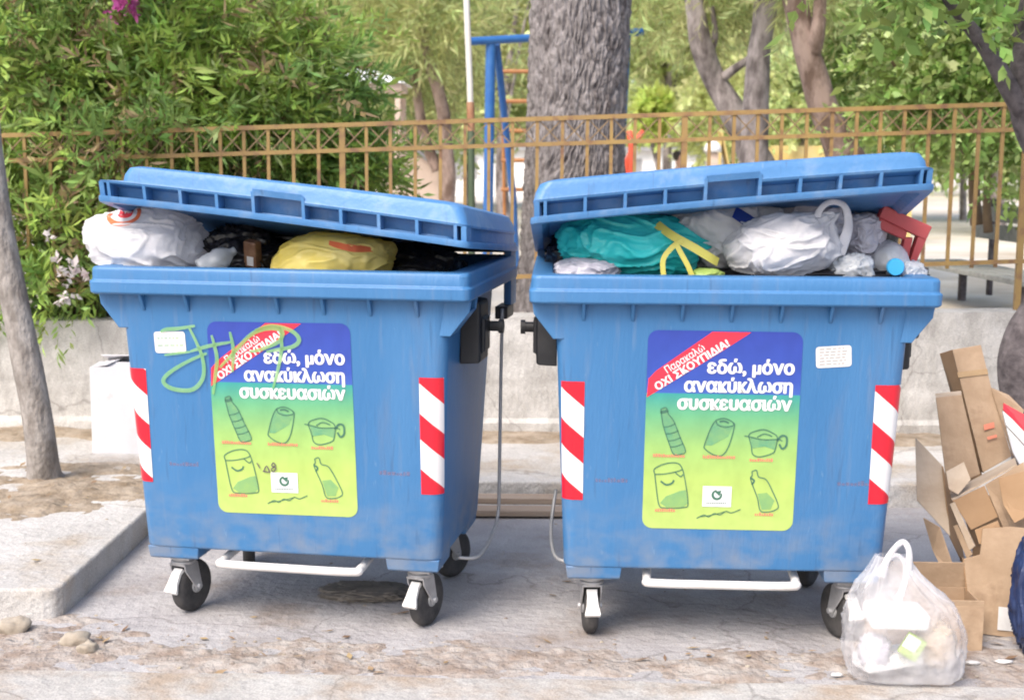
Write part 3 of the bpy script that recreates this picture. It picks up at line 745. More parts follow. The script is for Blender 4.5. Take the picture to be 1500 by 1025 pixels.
# climbing ladder
la = Vector((-0.105, 13.200, 2.622))
cl = empty('climbing_ladder', (la.x, la.y, PZ), 0, 'orange brown climbing ladder half hidden by the thick trunk and the blue leg', 'ladder')
for px in (735, 772):
    mb = MB(); mb.tube([Vector((-0.119, 13.200, 2.635)) if px == 735 else Vector((0.167, 13.200, 2.637)), Vector(((-.07 if px == 735 else .20), 13.2, PZ))], .016, 8); P_(mb, 'side_rail', cl, M['orange'])
for k in range(5):
    mb = MB(); mb.tube([Vector((-0.119, 13.200, 2.590)) + Vector((0, 0, -.285 * k)), Vector((0.180, 13.200, 2.592)) + Vector((0, 0, -.285 * k))], .020, 8); P_(mb, 'rung', cl, M['orange'])
# flagpole
fp = Vector((-0.261, 8.600, 1.300)); fpe = empty('flagpole', (fp.x, 8.6, PZ), 0, 'thin chipped white pole with rusty lower part, just left of the blue play frame', 'pole')
mb = MB(); mb.tube([(-0.312, 8.600, 2.963), (-0.299, 8.600, 2.629), (-0.280, 8.600, 2.207), (-0.276, 8.600, 2.079)], .021, 10); P_(mb, 'upper_pole', fpe, M['pole_white'], auto=R(40))
mb = MB(); mb.tube([(-0.276, 8.600, 2.079), (-0.271, 8.600, 1.899)], .026, 10); P_(mb, 'sleeve', fpe, M['pole_rust'], auto=R(40))
mb = MB(); mb.tube([(-0.271, 8.600, 1.899), (fp.x, 8.6, PZ - .02)], .023, 10); P_(mb, 'lower_pole', fpe, M['pole_green'], auto=R(40))
# slatted bench on the right
bn = empty('park_bench', (3.32, 9.15, PZ), R(4), 'weathered grey slatted bench behind the fence at the right edge', 'bench')
for k in range(4):
    mb = MB(); mb.box((-.19 + .112 * k, 0, .28), (.094, 2.1, .035)); mb.build('seat_slat', M['bench'], bn, bevel=.005)
for k in range(2):
    mb = MB(); mb.box((.30 + .02 * k, 0, .52 + .13 * k), (.03, 2.1, .11)); mb.build('back_slat', M['bench'], bn, bevel=.005)
for sy in (-.85, .85):
    for sx in (-.17, .13):
        mb = MB(); mb.box((sx, sy, .12), (.05, .05, .28)); mb.build('leg', M['bark_dark'], bn, bevel=.005)
    mb = MB(); mb.box((.34, sy, .40), (.03, .05, .72)); mb.build('back_post', M['bark_dark'], bn)
# gazebo: white pyramid roof on posts
g = Vector((-1.450, 13.400, 2.482))
gz = empty('gazebo', (g.x, g.y, PZ), 0, 'small gazebo with a pointed white roof, half hidden by the dark shrub', 'gazebo')
mb = MB(); w = .42
mb.add([(g.x - w, g.y - w, g.z - .02), (g.x + w, g.y - w, g.z - .02), (g.x + w, g.y + w, g.z - .02), (g.x - w, g.y + w, g.z - .02), (g.x - .14, g.y, g.z + .20)], [(3, 2, 1, 0), (0, 1, 4), (1, 2, 4), (2, 3, 4), (3, 0, 4)])
P_(mb, 'roof', gz, M['white_paint'])
mb = MB(); mb.box((g.x, g.y, g.z - .055), (.74, .74, .06)); P_(mb, 'beam', gz, M['hut_wood'])
for sx in (-.33, .33):
    for sy in (-.33, .33):
        mb = MB(); mb.box((g.x + sx, g.y + sy, (PZ + g.z) / 2 - .06), (.05, .05, g.z - PZ - .12)); P_(mb, 'post', gz, M['hut_wood'])
g = Vector((-1.807, 14.200, 2.661))
aw = empty('canopy_frame', (g.x, g.y, PZ), 0, 'pale blue tilted canopy on a post, left of the white gazebo roof', 'canopy')
mb = MB(); mb.box((g.x, g.y, g.z), (.30, .40, .04), Matrix.Rotation(.6, 3, 'Y')); P_(mb, 'canopy', aw, M['pale_blue'], bevel=.01)
mb = MB(); mb.tube([(g.x, g.y, g.z), (g.x, g.y, PZ)], .035, 8); P_(mb, 'post', aw, M['pole_white'])
# small planked hut
g = Vector((-1.278, 17.000, 1.512))
ht = empty('park_hut', (g.x, g.y, PZ), 0, 'small hut of pale pinkish planks under a sloping grey roof, seen through the fence', 'hut')
mb = MB(); mb.prism([(-.36, .0), (.36, .0), (.36, .42), (-.30, .92)], -.5, .5)
o = P_(mb, 'wall', ht, M['hut_wood']); o.location = (0, 0, 0); o.rotation_euler = (math.pi / 2, 0, 0); o.scale = (1, 1, 1)
mb = MB(); mb.box((.03, 0, .695), (.86, 1.16, .05), Matrix.Rotation(math.atan2(.5, .66), 3, 'Y')); o = mb.build('roof', M['roof_grey'], ht)
for o_ in ht.children: o_.location.z += g.z - .30 - PZ if o_.name.startswith('roof') else g.z - .30 - PZ
mb = MB(); mb.box((0, 0, (g.z - .30 - PZ) / 2), (.6, .9, max(.02, g.z - .30 - PZ))); mb.build('plinth', M['white_paint'], ht)
# pale building beyond the park: added to give the bright band under the crowns
g = Vector((-1.445, 46.000, 1.104))
pb = empty('pale_building', (g.x, 46, PZ), 0, 'long low white building added far across the park for a bright band', 'building')
mb = MB(); mb.box((0, 0, .75), (26, 4, 1.5)); mb.build('wall', M['white_paint'], pb)
mb = MB(); mb.box((0, 0, 1.56), (26.6, 4.6, .12)); mb.build('roof', M['roof_grey'], pb)
for k in range(9):
    mb = MB(); mb.box((-11 + 2.7 * k, -2.0, .9), (.9, .06, .7)); mb.build('window', M['roof_grey'], pb)
# yellow panel wall with a white notice board
g = Vector((4.289, 17.500, 1.837))
yp = empty('yellow_barrier', (g.x, g.y, PZ), 0, 'long faded yellow board barrier across the park, behind the right lid', 'barrier')
top = Vector((4.283, 17.500, 1.968)).z; 
mb = MB(); mb.box((0, 0, (top - .0 + g.z - .22) / 2 - PZ), (1.95, .05, top - g.z + .22)); mb.build('board', M['yellow_paint'], yp, bevel=.01)
for sx in (-.9, 0, .9):
    mb = MB(); mb.box((sx, .06, (top - PZ) / 2), (.07, .06, top - PZ)); mb.build('post', M['yellow_paint'], yp)
g = Vector((4.592, 17.200, 2.001))
nb = empty('notice_board', (g.x, g.y, PZ), 0, 'small white notice board on a post above the yellow barrier', 'sign')
mb = MB(); mb.box((0, 0, g.z - PZ), (.34, .03, .15)); mb.build('panel', M['white_paint'], nb, bevel=.004)
mb = MB(); mb.box((0, .03, (g.z - PZ) / 2), (.04, .03, g.z - PZ)); mb.build('post', M['pole_white'], nb)
mb = MB()
for k in range(9): mb.box((-.10 + .025 * k, -.018, g.z - PZ + .02 + .012 * math.sin(k * 2.1)), (.014, .004, .035))
mb.build('lettering', M['print_grey'], nb)
# leaning yellow slide
g = Vector((3.006, 18.500, 1.780))
sl = empty('yellow_slide', (g.x, g.y, PZ), 0, 'faded yellow playground slide leaning behind the forked trunk', 'slide')
mb = MB()
rings = []
for k in range(9):
    u = k / 8; x = -.18 + .42 * u; z = (Vector((2.997, 18.500, 2.058)).z - PZ) * (1 - u) ** 1.4 + .1
    rings.append([(x, -.18, z + .08), (x, -.17, z), (x, .17, z), (x, .18, z + .08), (x, .15, z + .03), (x, -.15, z + .03)])
mb.loft(rings); mb.build('chute', M['yellow_paint'], sl)
mb = MB(); mb.box((-.2, 0, (Vector((2.997, 18.500, 2.058)).z - PZ) / 2), (.06, .3, Vector((2.997, 18.500, 2.058)).z - PZ)); mb.build('ladder', M['yellow_paint'], sl)
# domed post
g = Vector((2.442, 16.500, 1.924))
dp = empty('domed_post', (g.x, g.y, PZ), 0, 'small white domed cap on a pinkish park post, left of the upright trunk', 'park post')
mb = MB(); mb.lathe((0, 0, g.z - PZ - .06), (0, 0, 1), [(.001, 0), (.105, 0), (.105, .05), (.085, .10), (.05, .13), (.005, .145)], 18); mb.build('cap', M['white_paint'], dp, smooth=True)
mb = MB(); mb.box((0, 0, (g.z - PZ - .06) / 2), (.13, .13, g.z - PZ - .06)); mb.build('post', M['hut_wood'], dp, bevel=.01)
# spring rider in red
g = Vector((1.539, 17.000, 2.061))
sr = empty('red_play_figure', (g.x, g.y, PZ), 0, 'orange red branching play climber beside the thick trunk', 'climber')
mb = MB()
top = g.z - PZ
mb.tube([(-.06, 0, 0), (-.05, 0, top - .12), (-.08, 0, top + .07)], .04, 8); mb.tube([(-.05, 0, top - .14), (.03, 0, top - .02), (.10, 0, top + .07)], .035, 8); mb.tube([(-.05, 0, top - .2), (-.10, .05, top - .30), (-.08, .05, 0)], .035, 8)
mb.build('frame', M['red_paint'], sr, smooth=True)
# child in the park
g = Vector((2.408, 19.500, 1.691))
hh = Vector((2.402, 19.500, 1.936)).z - PZ
ch = empty('person', (g.x, g.y, PZ), R(20), 'child in a pale shirt and dark shorts standing far off in the park', 'person')
s = hh / 1.0
def skin_fig(name, pts, edges, rad, m, par):
    me = bpy.data.meshes.new(name); me.from_pydata([tuple(c * s for c in p) for p in pts], edges, [])
    me.materials.append(m)
    o = bpy.data.objects.new(name, me); COL.objects.link(o); o.parent = par
    o.modifiers.new('skin', 'SKIN'); sb = o.modifiers.new('sub', 'SUBSURF'); sb.levels = sb.render_levels = 2
    for v, q in zip(me.skin_vertices[0].data, rad): v.radius = (q[0] * s, q[1] * s)
    me.skin_vertices[0].data[0].use_root = True
    return o
pts = [(0, 0, .47), (0, 0, .60), (0, 0, .74), (0, -.01, .80), (0, -.02, .86), (0, -.02, .955), (.06, 0, .44), (.07, -.02, .25), (.08, 0, .05), (.08, -.08, .02), (-.06, 0, .44), (-.07, .01, .25), (-.08, .02, .05), (-.08, -.06, .02),
       (.12, 0, .73), (.16, -.01, .58), (.15, -.08, .44), (-.12, 0, .73), (-.16, 0, .58), (-.15, -.07, .44)]
edges = [(0, 1), (1, 2), (2, 3), (3, 4), (4, 5), (0, 6), (6, 7), (7, 8), (8, 9), (0, 10), (10, 11), (11, 12), (12, 13), (2, 14), (14, 15), (15, 16), (2, 17), (17, 18), (18, 19)]
rad = [(.085, .065), (.08, .06), (.085, .055), (.035, .035), (.065, .075), (.055, .065), (.06, .06), (.042, .042), (.03, .03), (.026, .02), (.06, .06), (.042, .042), (.03, .03), (.026, .02), (.036, .036), (.028, .028), (.022, .022), (.036, .036), (.028, .028), (.022, .022)]
skin_fig('body', pts, edges, rad, M['skin'], ch)
skin_fig('shirt', [(0, 0, .46), (0, 0, .60), (0, 0, .745), (.12, 0, .735), (.15, -.005, .62), (-.12, 0, .735), (-.15, -.005, .62)], [(0, 1), (1, 2), (2, 3), (3, 4), (2, 5), (5, 6)], [(.098, .078), (.094, .074), (.09, .065), (.048, .048), (.042, .042), (.048, .048), (.042, .042)], M['shirt'], ch)
skin_fig('shorts', [(0, 0, .47), (.06, 0, .43), (.068, -.012, .31), (-.06, 0, .43), (-.068, .002, .31)], [(0, 1), (1, 2), (0, 3), (3, 4)], [(.098, .078), (.07, .07), (.06, .06), (.07, .07), (.06, .06)], M['shorts'], ch)
mb = MB(); rock(mb, (0, .005 * s, .925 * s), .082 * s, 3, .8); mb.build('hair', M['hair'], ch, smooth=True)

# ------------------------------------------------------------------ the wheeled bins
def ring(hx, y0, y1, r, z, n=5, xs=(), yn=3):
    """rounded rectangle, counter-clockwise from the front-left corner; xs: extra points along the front"""
    p = []
    for cx, cy, a0 in ((-hx + r, y0 + r, 180), (hx - r, y0 + r, 270), (hx - r, y1 - r, 0), (-hx + r, y1 - r, 90)):
        for k in range(n + 1):
            a = R(a0 + 90 * k / n)
            p.append((cx + r * math.cos(a), cy + r * math.sin(a), z))
        if a0 == 180:
            p += [(x, y0, z) for x in xs]
    return p
ZB, ZT = .285, 1.225
def body_hx(z): return .556 + (.595 - .556) * (z - .30) / (ZT - .30)
def body_y(z): return .128 - (.128 - .055) * (z - .30) / (ZT - .30)
CR = .045
def face_pt(s, z, off=0.0):
    """point on the front face; s runs along it and wraps round the corners"""
    hx, y = body_hx(z), body_y(z)
    f = hx - CR; k = abs(s)
    if k <= f: return Vector((s, y - off, z - off * .079))
    a = min((k - f) / CR, math.pi / 2); extra = max(0, k - f - CR * math.pi / 2)
    x = f + (CR + off) * math.sin(a); yy = y + CR - (CR + off) * math.cos(a) + extra
    return Vector((math.copysign(x, s), yy, z))

def text_mesh(body, size, bold=0.0, spacing=1.0, xscale=1.0):
    c = bpy.data.curves.new('txt', 'FONT'); c.body = body; c.size = size; c.offset = bold; c.space_character = spacing
    c.resolution_u = 4
    o = bpy.data.objects.new('txt', c); COL.objects.link(o)
    bpy.context.view_layer.update()
    me = bpy.data.meshes.new_from_object(o.evaluated_get(bpy.context.evaluated_depsgraph_get()))
    vs = [(v.co.x * xscale, v.co.y) for v in me.vertices]; fs = [tuple(p.vertices) for p in me.polygons]
    bpy.data.objects.remove(o); bpy.data.curves.remove(c); bpy.data.meshes.remove(me)
    return vs, fs

def flat(mb, vs, fs, origin, off, ang=0.0, mi=0):
    ca, sa = math.cos(ang), math.sin(ang)
    mb.add([face_pt(origin[0] + x * ca - y * sa, origin[1] + x * sa + y * ca, off) for x, y in vs], fs, mi)
def ribbon(mb, pts, w, off, mi=0, smooth=4, taper=False):
    q = [(p[0], p[1], 0) for p in pts]
    q = smooth_path(q, smooth) if smooth and len(q) > 2 else [Vector(p) for p in q]
    n = len(q); L = []; Rr = []
    for i, p in enumerate(q):
        t = q[min(i + 1, n - 1)] - q[max(i - 1, 0)]
        if t.length < 1e-9: t = Vector((1, 0, 0))
        t.normalize(); nr = Vector((-t.y, t.x, 0))
        ww = w / 2 * (1 if not taper else (.55 + .45 * math.sin(math.pi * min(1, (i + .5) / n))))
        L.append(face_pt(p.x + nr.x * ww, p.y + nr.y * ww, off)); Rr.append(face_pt(p.x - nr.x * ww, p.y - nr.y * ww, off))
    mb.add(L + Rr, [(i, n + i, n + i + 1, i + 1) for i in range(n - 1)], mi)

def rounded_poly(x0, x1, z0, z1, r, n=6):
    p = []
    for cx, cz, a0 in ((x0 + r, z0 + r, 180), (x1 - r, z0 + r, 270), (x1 - r, z1 - r, 0), (x0 + r, z1 - r, 90)):
        for k in range(n + 1):
            a = R(a0 + 90 * k / n); p.append((cx + r * math.cos(a), cz + r * math.sin(a)))
    return p

def make_poster(root, cx, zt, tilt=0.0):
    W, H = .520, .700
    def Q(u, v):                       # u across 0..1, v down 0..1
        x, z = (u - .5) * W, -v * H
        return (cx + x * math.cos(tilt) - z * math.sin(tilt), zt + x * math.sin(tilt) + z * math.cos(tilt))
    poly = [(p[0] / W, 1 - p[1] / H) for p in rounded_poly(0, W, 0, H, .035)]
    mb = MB(); mb.add([face_pt(*Q(u, v), .0015) for u, v in poly], [tuple(range(len(poly)))])
    o = mb.build('poster', M['poster'], root)
    uvl = o.data.uv_layers.new(name='UVMap')
    for l in o.data.loops:
        uvl.data[l.index].uv = poly[l.vertex_index]
    # diagonal banner and its words
    mb = MB(); mb.add([face_pt(*Q(u, v), .0024) for u, v in [(.004, .333), (.012, .24), (.06, .20), (.415, .004), (.665, .004), (.45, .115)]], [tuple(range(6))])
    mb.build('banner', M['banner_red'], o)
    ang = math.atan2(.327 * H, .655 * W) + tilt
    def write(s, sz, at, an, bold, width=None, right=False):
        vs, fs = text_mesh(s, sz)
        x0, x1 = min(x for x, y in vs), max(x for x, y in vs)
        k = width / (x1 - x0) if width else 1
        vs = [((x - (x1 if right else x0)) * k, y) for x, y in vs]
        t = MB(); n_ = 0
        steps = [(0, 0)] if not bold else [(bold * math.cos(a), .6 * bold * math.sin(a)) for a in np.linspace(0, 2 * math.pi, 9)[:-1]]
        for dx, dy in steps:           # heavy face: the glyphs laid over themselves a hair apart
            flat(t, [(x + dx, y + dy) for x, y in vs], fs, at, .0034 + .00006 * n_, an); n_ += 1
        return t.build('lettering', M['white_ink'], o)
    write('Παρακαλώ', .036, Q(.135, .212), ang, .0004, .150)
    write('ΟΧΙ ΣΚΟΥΠΙΔΙΑ!', .036, Q(.075, .297), ang, .0016, .285)
    for s, sz, v, wd, u1 in (('εδώ, μόνο', .066, .207, .555, .95), ('ανακύκλωση', .066, .300, .695, .945), ('συσκευασιών', .066, .388, .735, .945)):
        write(s, sz, Q(u1, v), tilt, .0030, wd * W, True)
    # line drawings
    cur = [MB()]
    def draw(pts, w=.0034, sm=4): ribbon(cur[0], [Q(*p) for p in pts], w, .0034, 0, sm)
    def done(name='drawing'):
        cur[0].build(name, [M['ink_green'], M['tint_green']], o); cur[0] = MB()
    def fill(pts):
        cur[0].add([face_pt(*Q(*p), .0024) for p in pts], [tuple(range(len(pts)))], 1)
    def T(pts, a, b):                  # units of the drawing sheet: 660 x 870
        return [((x - 140) / 660, (y - 65) / 870) for x, y in pts]
    bottle = T([(205, 405), (228, 398), (238, 425), (262, 455), (290, 520), (318, 585), (300, 600), (268, 602), (248, 560), (222, 490), (212, 450), (205, 405)], 0, 0)
    fill(bottle[:-1]); draw(bottle)
    for y0, x0, x1 in ((475, 218, 270), (505, 230, 285), (535, 240, 297), (562, 250, 308)): draw(T([(x0, y0 + 8), ((x0 + x1) / 2, y0 + 4), (x1, y0 - 8)], 0, 0), .003)
    draw(T([(203, 418), (222, 416), (236, 408)], 0, 0), .010)
    done()
    can = T([(445, 448), (480, 440), (520, 458), (524, 480), (505, 560), (478, 602), (440, 600), (402, 575), (400, 555), (425, 480), (445, 448)], 0, 0)
    fill(T([(445, 455), (480, 470), (520, 475), (500, 520), (430, 560), (404, 560), (425, 480)], 0, 0)); draw(can)
    draw(T([(445, 450), (452, 468), (485, 478), (520, 470), (518, 458)], 0, 0)); draw(T([(460, 455), (480, 452), (500, 460)], 0, 0), .006)
    done()
    pan = T([(588, 515), (600, 500), (650, 486), (690, 500), (712, 520), (705, 575), (690, 592), (640, 606), (610, 595), (602, 560), (588, 515)], 0, 0)
    fill(T([(596, 522), (650, 535), (708, 530), (705, 575), (660, 560), (606, 570)], 0, 0)); draw(pan)
    draw(T([(570, 515), (600, 520), (650, 530), (715, 528), (735, 535)], 0, 0)); draw(T([(712, 535), (730, 512), (752, 518), (752, 555), (735, 568), (722, 548)], 0, 0), .007)
    draw(T([(625, 520), (655, 505), (690, 515)], 0, 0))
    done()
    jar = T([(188, 690), (186, 668), (230, 645), (280, 640), (305, 660), (322, 720), (338, 820), (320, 838), (240, 842), (212, 830), (198, 760), (188, 690)], 0, 0)
    fill(T([(240, 790), (300, 765), (326, 760), (336, 820), (320, 836), (242, 838), (216, 820)], 0, 0)); draw(jar)
    draw(T([(186, 692), (230, 690), (285, 678), (308, 668)], 0, 0)); draw(T([(215, 722), (240, 738), (265, 730), (272, 716)], 0, 0), .006); draw(T([(275, 680), (300, 700), (312, 690)], 0, 0))
    done()
    bot2 = T([(610, 672), (630, 666), (640, 695), (672, 705), (700, 750), (732, 820), (722, 840), (690, 850), (655, 845), (640, 790), (615, 730), (605, 700), (612, 690), (610, 672)], 0, 0)
    fill(T([(640, 770), (680, 765), (715, 800), (700, 840), (660, 842), (648, 800)], 0, 0)); draw(bot2)
    draw(T([(605, 700), (622, 712), (612, 730)], 0, 0), .006)
    done()
    draw(T([(378, 886), (410, 870), (430, 878), (455, 862), (480, 868), (505, 852), (530, 858), (568, 842)], 0, 0), .0032); draw(T([(385, 880), (450, 868), (510, 850)], 0, 0), .0022)
    done('handwriting')
    # red captions, too small to read in the photograph
    mb = MB(); r = random.Random(5)
    for x0, x1, y in ((178, 312, 608), (395, 528, 610), (598, 690, 620), (195, 278, 852), (632, 705, 862)):
        mb = MB(); x = x0
        while x < x1:
            w = r.uniform(5, 9); h = r.uniform(9, 15)
            mb.add([face_pt(*q, .0034) for q in [Q(*p) for p in T([(x, y + 7), (x + w, y + 7), (x + w, y + 7 - h), (x, y + 7 - h)], 0, 0)]], [(0, 1, 2, 3)]); x += w + 3.5
        mb.build('caption', M['caption_red'], o)
    # recycling mark on a white card
    mb = MB(); mb.add([face_pt(*q, .0034) for q in [Q(*p) for p in T([(400, 832), (526, 832), (526, 740), (400, 740)], 0, 0)]], [(0, 1, 2, 3)])
    card = mb.build('recycling_mark', [M['white_ink'], M['ink_green']], o)
    mb = MB()
    c = [(463 + 19 * math.cos(a), 778 + 19 * math.sin(a)) for a in np.linspace(R(-20), R(265), 16)]
    ribbon(mb, [Q(*p) for p in T(c, 0, 0)], .009, .0044, 0, 2, True)
    mb.add([face_pt(*Q(*p), .0044) for p in T([(452, 764), (482, 758), (474, 784)], 0, 0)], [(0, 1, 2)])
    for k in range(11): mb.add([face_pt(*Q(*p), .0044) for p in T([(418 + 8 * k, 818), (423 + 8 * k, 818), (423 + 8 * k, 813), (418 + 8 * k, 813)], 0, 0)], [(0, 1, 2, 3)])
    mb.build('mark_print', M['ink_green'], o)
    return o

def make_strip(root, s0, s1, z0, z1):
    mb = MB(); nx, nz = 10, 8
    vs = [face_pt(s0 + (s1 - s0) * i / nx, z0 + (z1 - z0) * j / nz, .0018) for j in range(nz + 1) for i in range(nx + 1)]
    mb.add(vs, [(j * (nx + 1) + i, j * (nx + 1) + i + 1, (j + 1) * (nx + 1) + i + 1, (j + 1) * (nx + 1) + i) for j in range(nz) for i in range(nx)])
    o = mb.build('reflective_strip', M['stripes'], root, smooth=True)
    uvl = o.data.uv_layers.new(name='UVMap')
    for l in o.data.loops:
        i = l.vertex_index; uvl.data[l.index].uv = ((i % (nx + 1)) / nx * (s1 - s0), (z1 - z0) * ((i // (nx + 1)) / nz) * -1)
    return o

def castor(root, x, y, head):
    """head: angle of the brake pedal from the front, positive to the right"""
    rot = Matrix.Rotation(head, 3, 'Z'); o0 = Vector((x, y, 0))
    def A(p): return o0 + rot @ Vector(p)
    mb = MB()
    mb.box((x, y, .232), (.135, .105, .012), rot)
    mb.lathe((x, y, .196), (0, 0, 1), [(.001, 0), (.040, 0), (.046, .008), (.046, .014), (.038, .018), (.046, .022), (.046, .03), (.001, .03)], 18)
    ax = A((0, .045, .10))
    for sx in (-1, 1):
        prof = [(-.035, .198), (.040, .198), (.064, .10), (.058, .085), (.032, .085), (.026, .10), (-.032, .175)]
        vs = [A((sx * .030, py, pz)) for py, pz in prof] + [A((sx * .036, py, pz)) for py, pz in prof]
        n = len(prof); mb.add(vs, [tuple(range(n)), tuple(range(2 * n - 1, n - 1, -1))] + [(k, (k + 1) % n, n + (k + 1) % n, n + k) for k in range(n)])
    mb.box(A((0, .0, .197)), (.072, .075, .008), rot)
    mb.tube([A((-.044, .045, .10)), A((.044, .045, .10))], .011, 8)
    c = mb.build('castor', M['zinc'], root, auto=R(35), bevel=.0015)
    axd = rot @ Vector((1, 0, 0))
    mb = MB(); t = .024
    mb.lathe(ax - axd * t, axd, [(.066, 0), (.084, -.001), (.096, .007), (.1, .018), (.1, 2 * t - .018), (.096, 2 * t - .007), (.084, 2 * t + .001), (.066, 2 * t)], 32)
    mb.build('tyre', M['rubber'], c, auto=R(50))
    mb = MB(); mb.lathe(ax - axd * (t + .001), axd, [(.001, -.004), (.026, -.004), (.028, .004), (.064, .006), (.064, 2 * t - .004), (.028, 2 * t - .002), (.026, 2 * t + .006), (.001, 2 * t + .006)], 24)
    mb.build('hub', M['grey_tube'], c, auto=R(40))
    mb = MB()
    prof = [(-.028, .178, .020), (-.046, .165, .018), (-.068, .132, .021), (-.080, .106, .028), (-.085, .100, .028)]
    rings = [[A((-w, py, pz + .006)), A((w, py, pz + .006)), A((w, py + .012, pz - .006)), A((-w, py + .012, pz - .006))] for py, pz, w in prof]
    mb.loft(rings); mb.build('brake_pedal', M['white_pedal'], c, bevel=.003)
    return c

def lid_mesh(th_l, th_r, shift, grip, inset):
    xs = [-.60 + 1.2 * i / 60 for i in range(61)]
    xs = sorted(set([round(x, 4) for x in xs] + [-.0905, -.0865, .0865, .0905]))
    mb = MB()
    YH, ZH, DEP = 1.02, 1.335, 1.035
    def W(p):                          # closed lid -> twisted, raised lid
        x, y, z = p
        th = th_l + (th_r - th_l) * (x + .66) / 1.32
        v, h = YH - y, z - ZH
        sag = .006 * math.cos(x * 2.4)
        return (x + shift, YH - v * math.cos(th) - h * math.sin(th), ZH + v * math.sin(th) + h * math.cos(th) + sag * v)
    yf = YH - DEP
    spec = [  # half width, front inset, rear, radius, height above the hinge plane
        (.600, .050, 1.00, .03, .030), (.625, .030, 1.02, .03, .000), (.660, .000, 1.045, .03, .000), (.662, -.002, 1.047, .03, .010), (.660, .000, 1.045, .03, .022),
        (.626, .070, 1.02, .03, .024), (.626, .070, 1.02, .03, .068), (.652, .008, 1.045, .03, .070), (.653, .006, 1.045, .03, .078), (.650, .009, 1.044, .03, .083), (.645, .014, 1.04, .035, .108),
        (.632, .028, 1.03, .045, .136), (.616, .046, 1.015, .055, .145), (.585, .09, .985, .07, .150), (.45, .28, .82, .08, .158), (.25, .45, .65, .06, .162)]
    rings = []
    for i, (hx, ins, yr, r, h) in enumerate(spec):
        lim = hx - r - .002
        x_in = [max(-lim, min(lim, x * (hx - r) / .6 if abs(x) > .1 else x)) for x in xs]
        rg = ring(hx, yf + ins, yr, r, ZH + h, 5, x_in)
        if i in (6, 7, 8):
            rg = [(x, y, z + (.026 if abs(x) < .089 and y < .2 else 0)) for x, y, z in rg]
        if grip:                       # the channel only runs round the raised side, where the dome is set in behind a ledge
            if i in (5, 6): rg = [(x + (-grip * .030 if x * grip < -.3 else 0) * 0 + (math.copysign(.026, x) if x * grip < -.55 and y > yf + .15 else 0), y, z) for x, y, z in rg]
            if i >= 9: rg = [(x - grip * inset * max(0, (x * grip + .1) / .75) , y, z) for x, y, z in rg]
        rings.append([W(p) for p in rg])
    mb.loft(rings, True, True)
    # webs across the grip channel
    def web(x, y0, y1, z0, z1, t=.011):
        vs = [W((x + a * t / 2, y, ZH + z)) for a in (-1, 1) for y, z in ((y0, z0), (y1, z0), (y1, z1), (y0, z1))]
        mb.add(vs, [(0, 1, 2, 3), (7, 6, 5, 4), (0, 4, 5, 1), (1, 5, 6, 2), (2, 6, 7, 3), (3, 7, 4, 0)])
    for k in (-4, -3, -2, -1):
        for sg in (-1, 1):
            web(sg * (.0885 + .131 * (abs(k) - 0)) if k else 0, yf + .006, yf + .073, .020, .072)
    for sg in (-1, 1): web(sg * .0885, yf + .006, yf + .073, .020, .096)
    for sg in (-1, 1): web(sg * .640, yf + .012, yf + .10, .020, .072, .018)
    for sg in (grip,):
        for k in range(5):
            y = yf + .12 + .19 * k
            vs = [W((sg * xx, y + a * .0055, ZH + zz)) for a in (-1, 1) for xx, zz in ((.655, .02), (.62, .02), (.62, .072), (.65, .072))]
            mb.add(vs, [(0, 1, 2, 3), (7, 6, 5, 4), (0, 4, 5, 1), (1, 5, 6, 2), (2, 6, 7, 3), (3, 7, 4, 0)])
    return mb, W

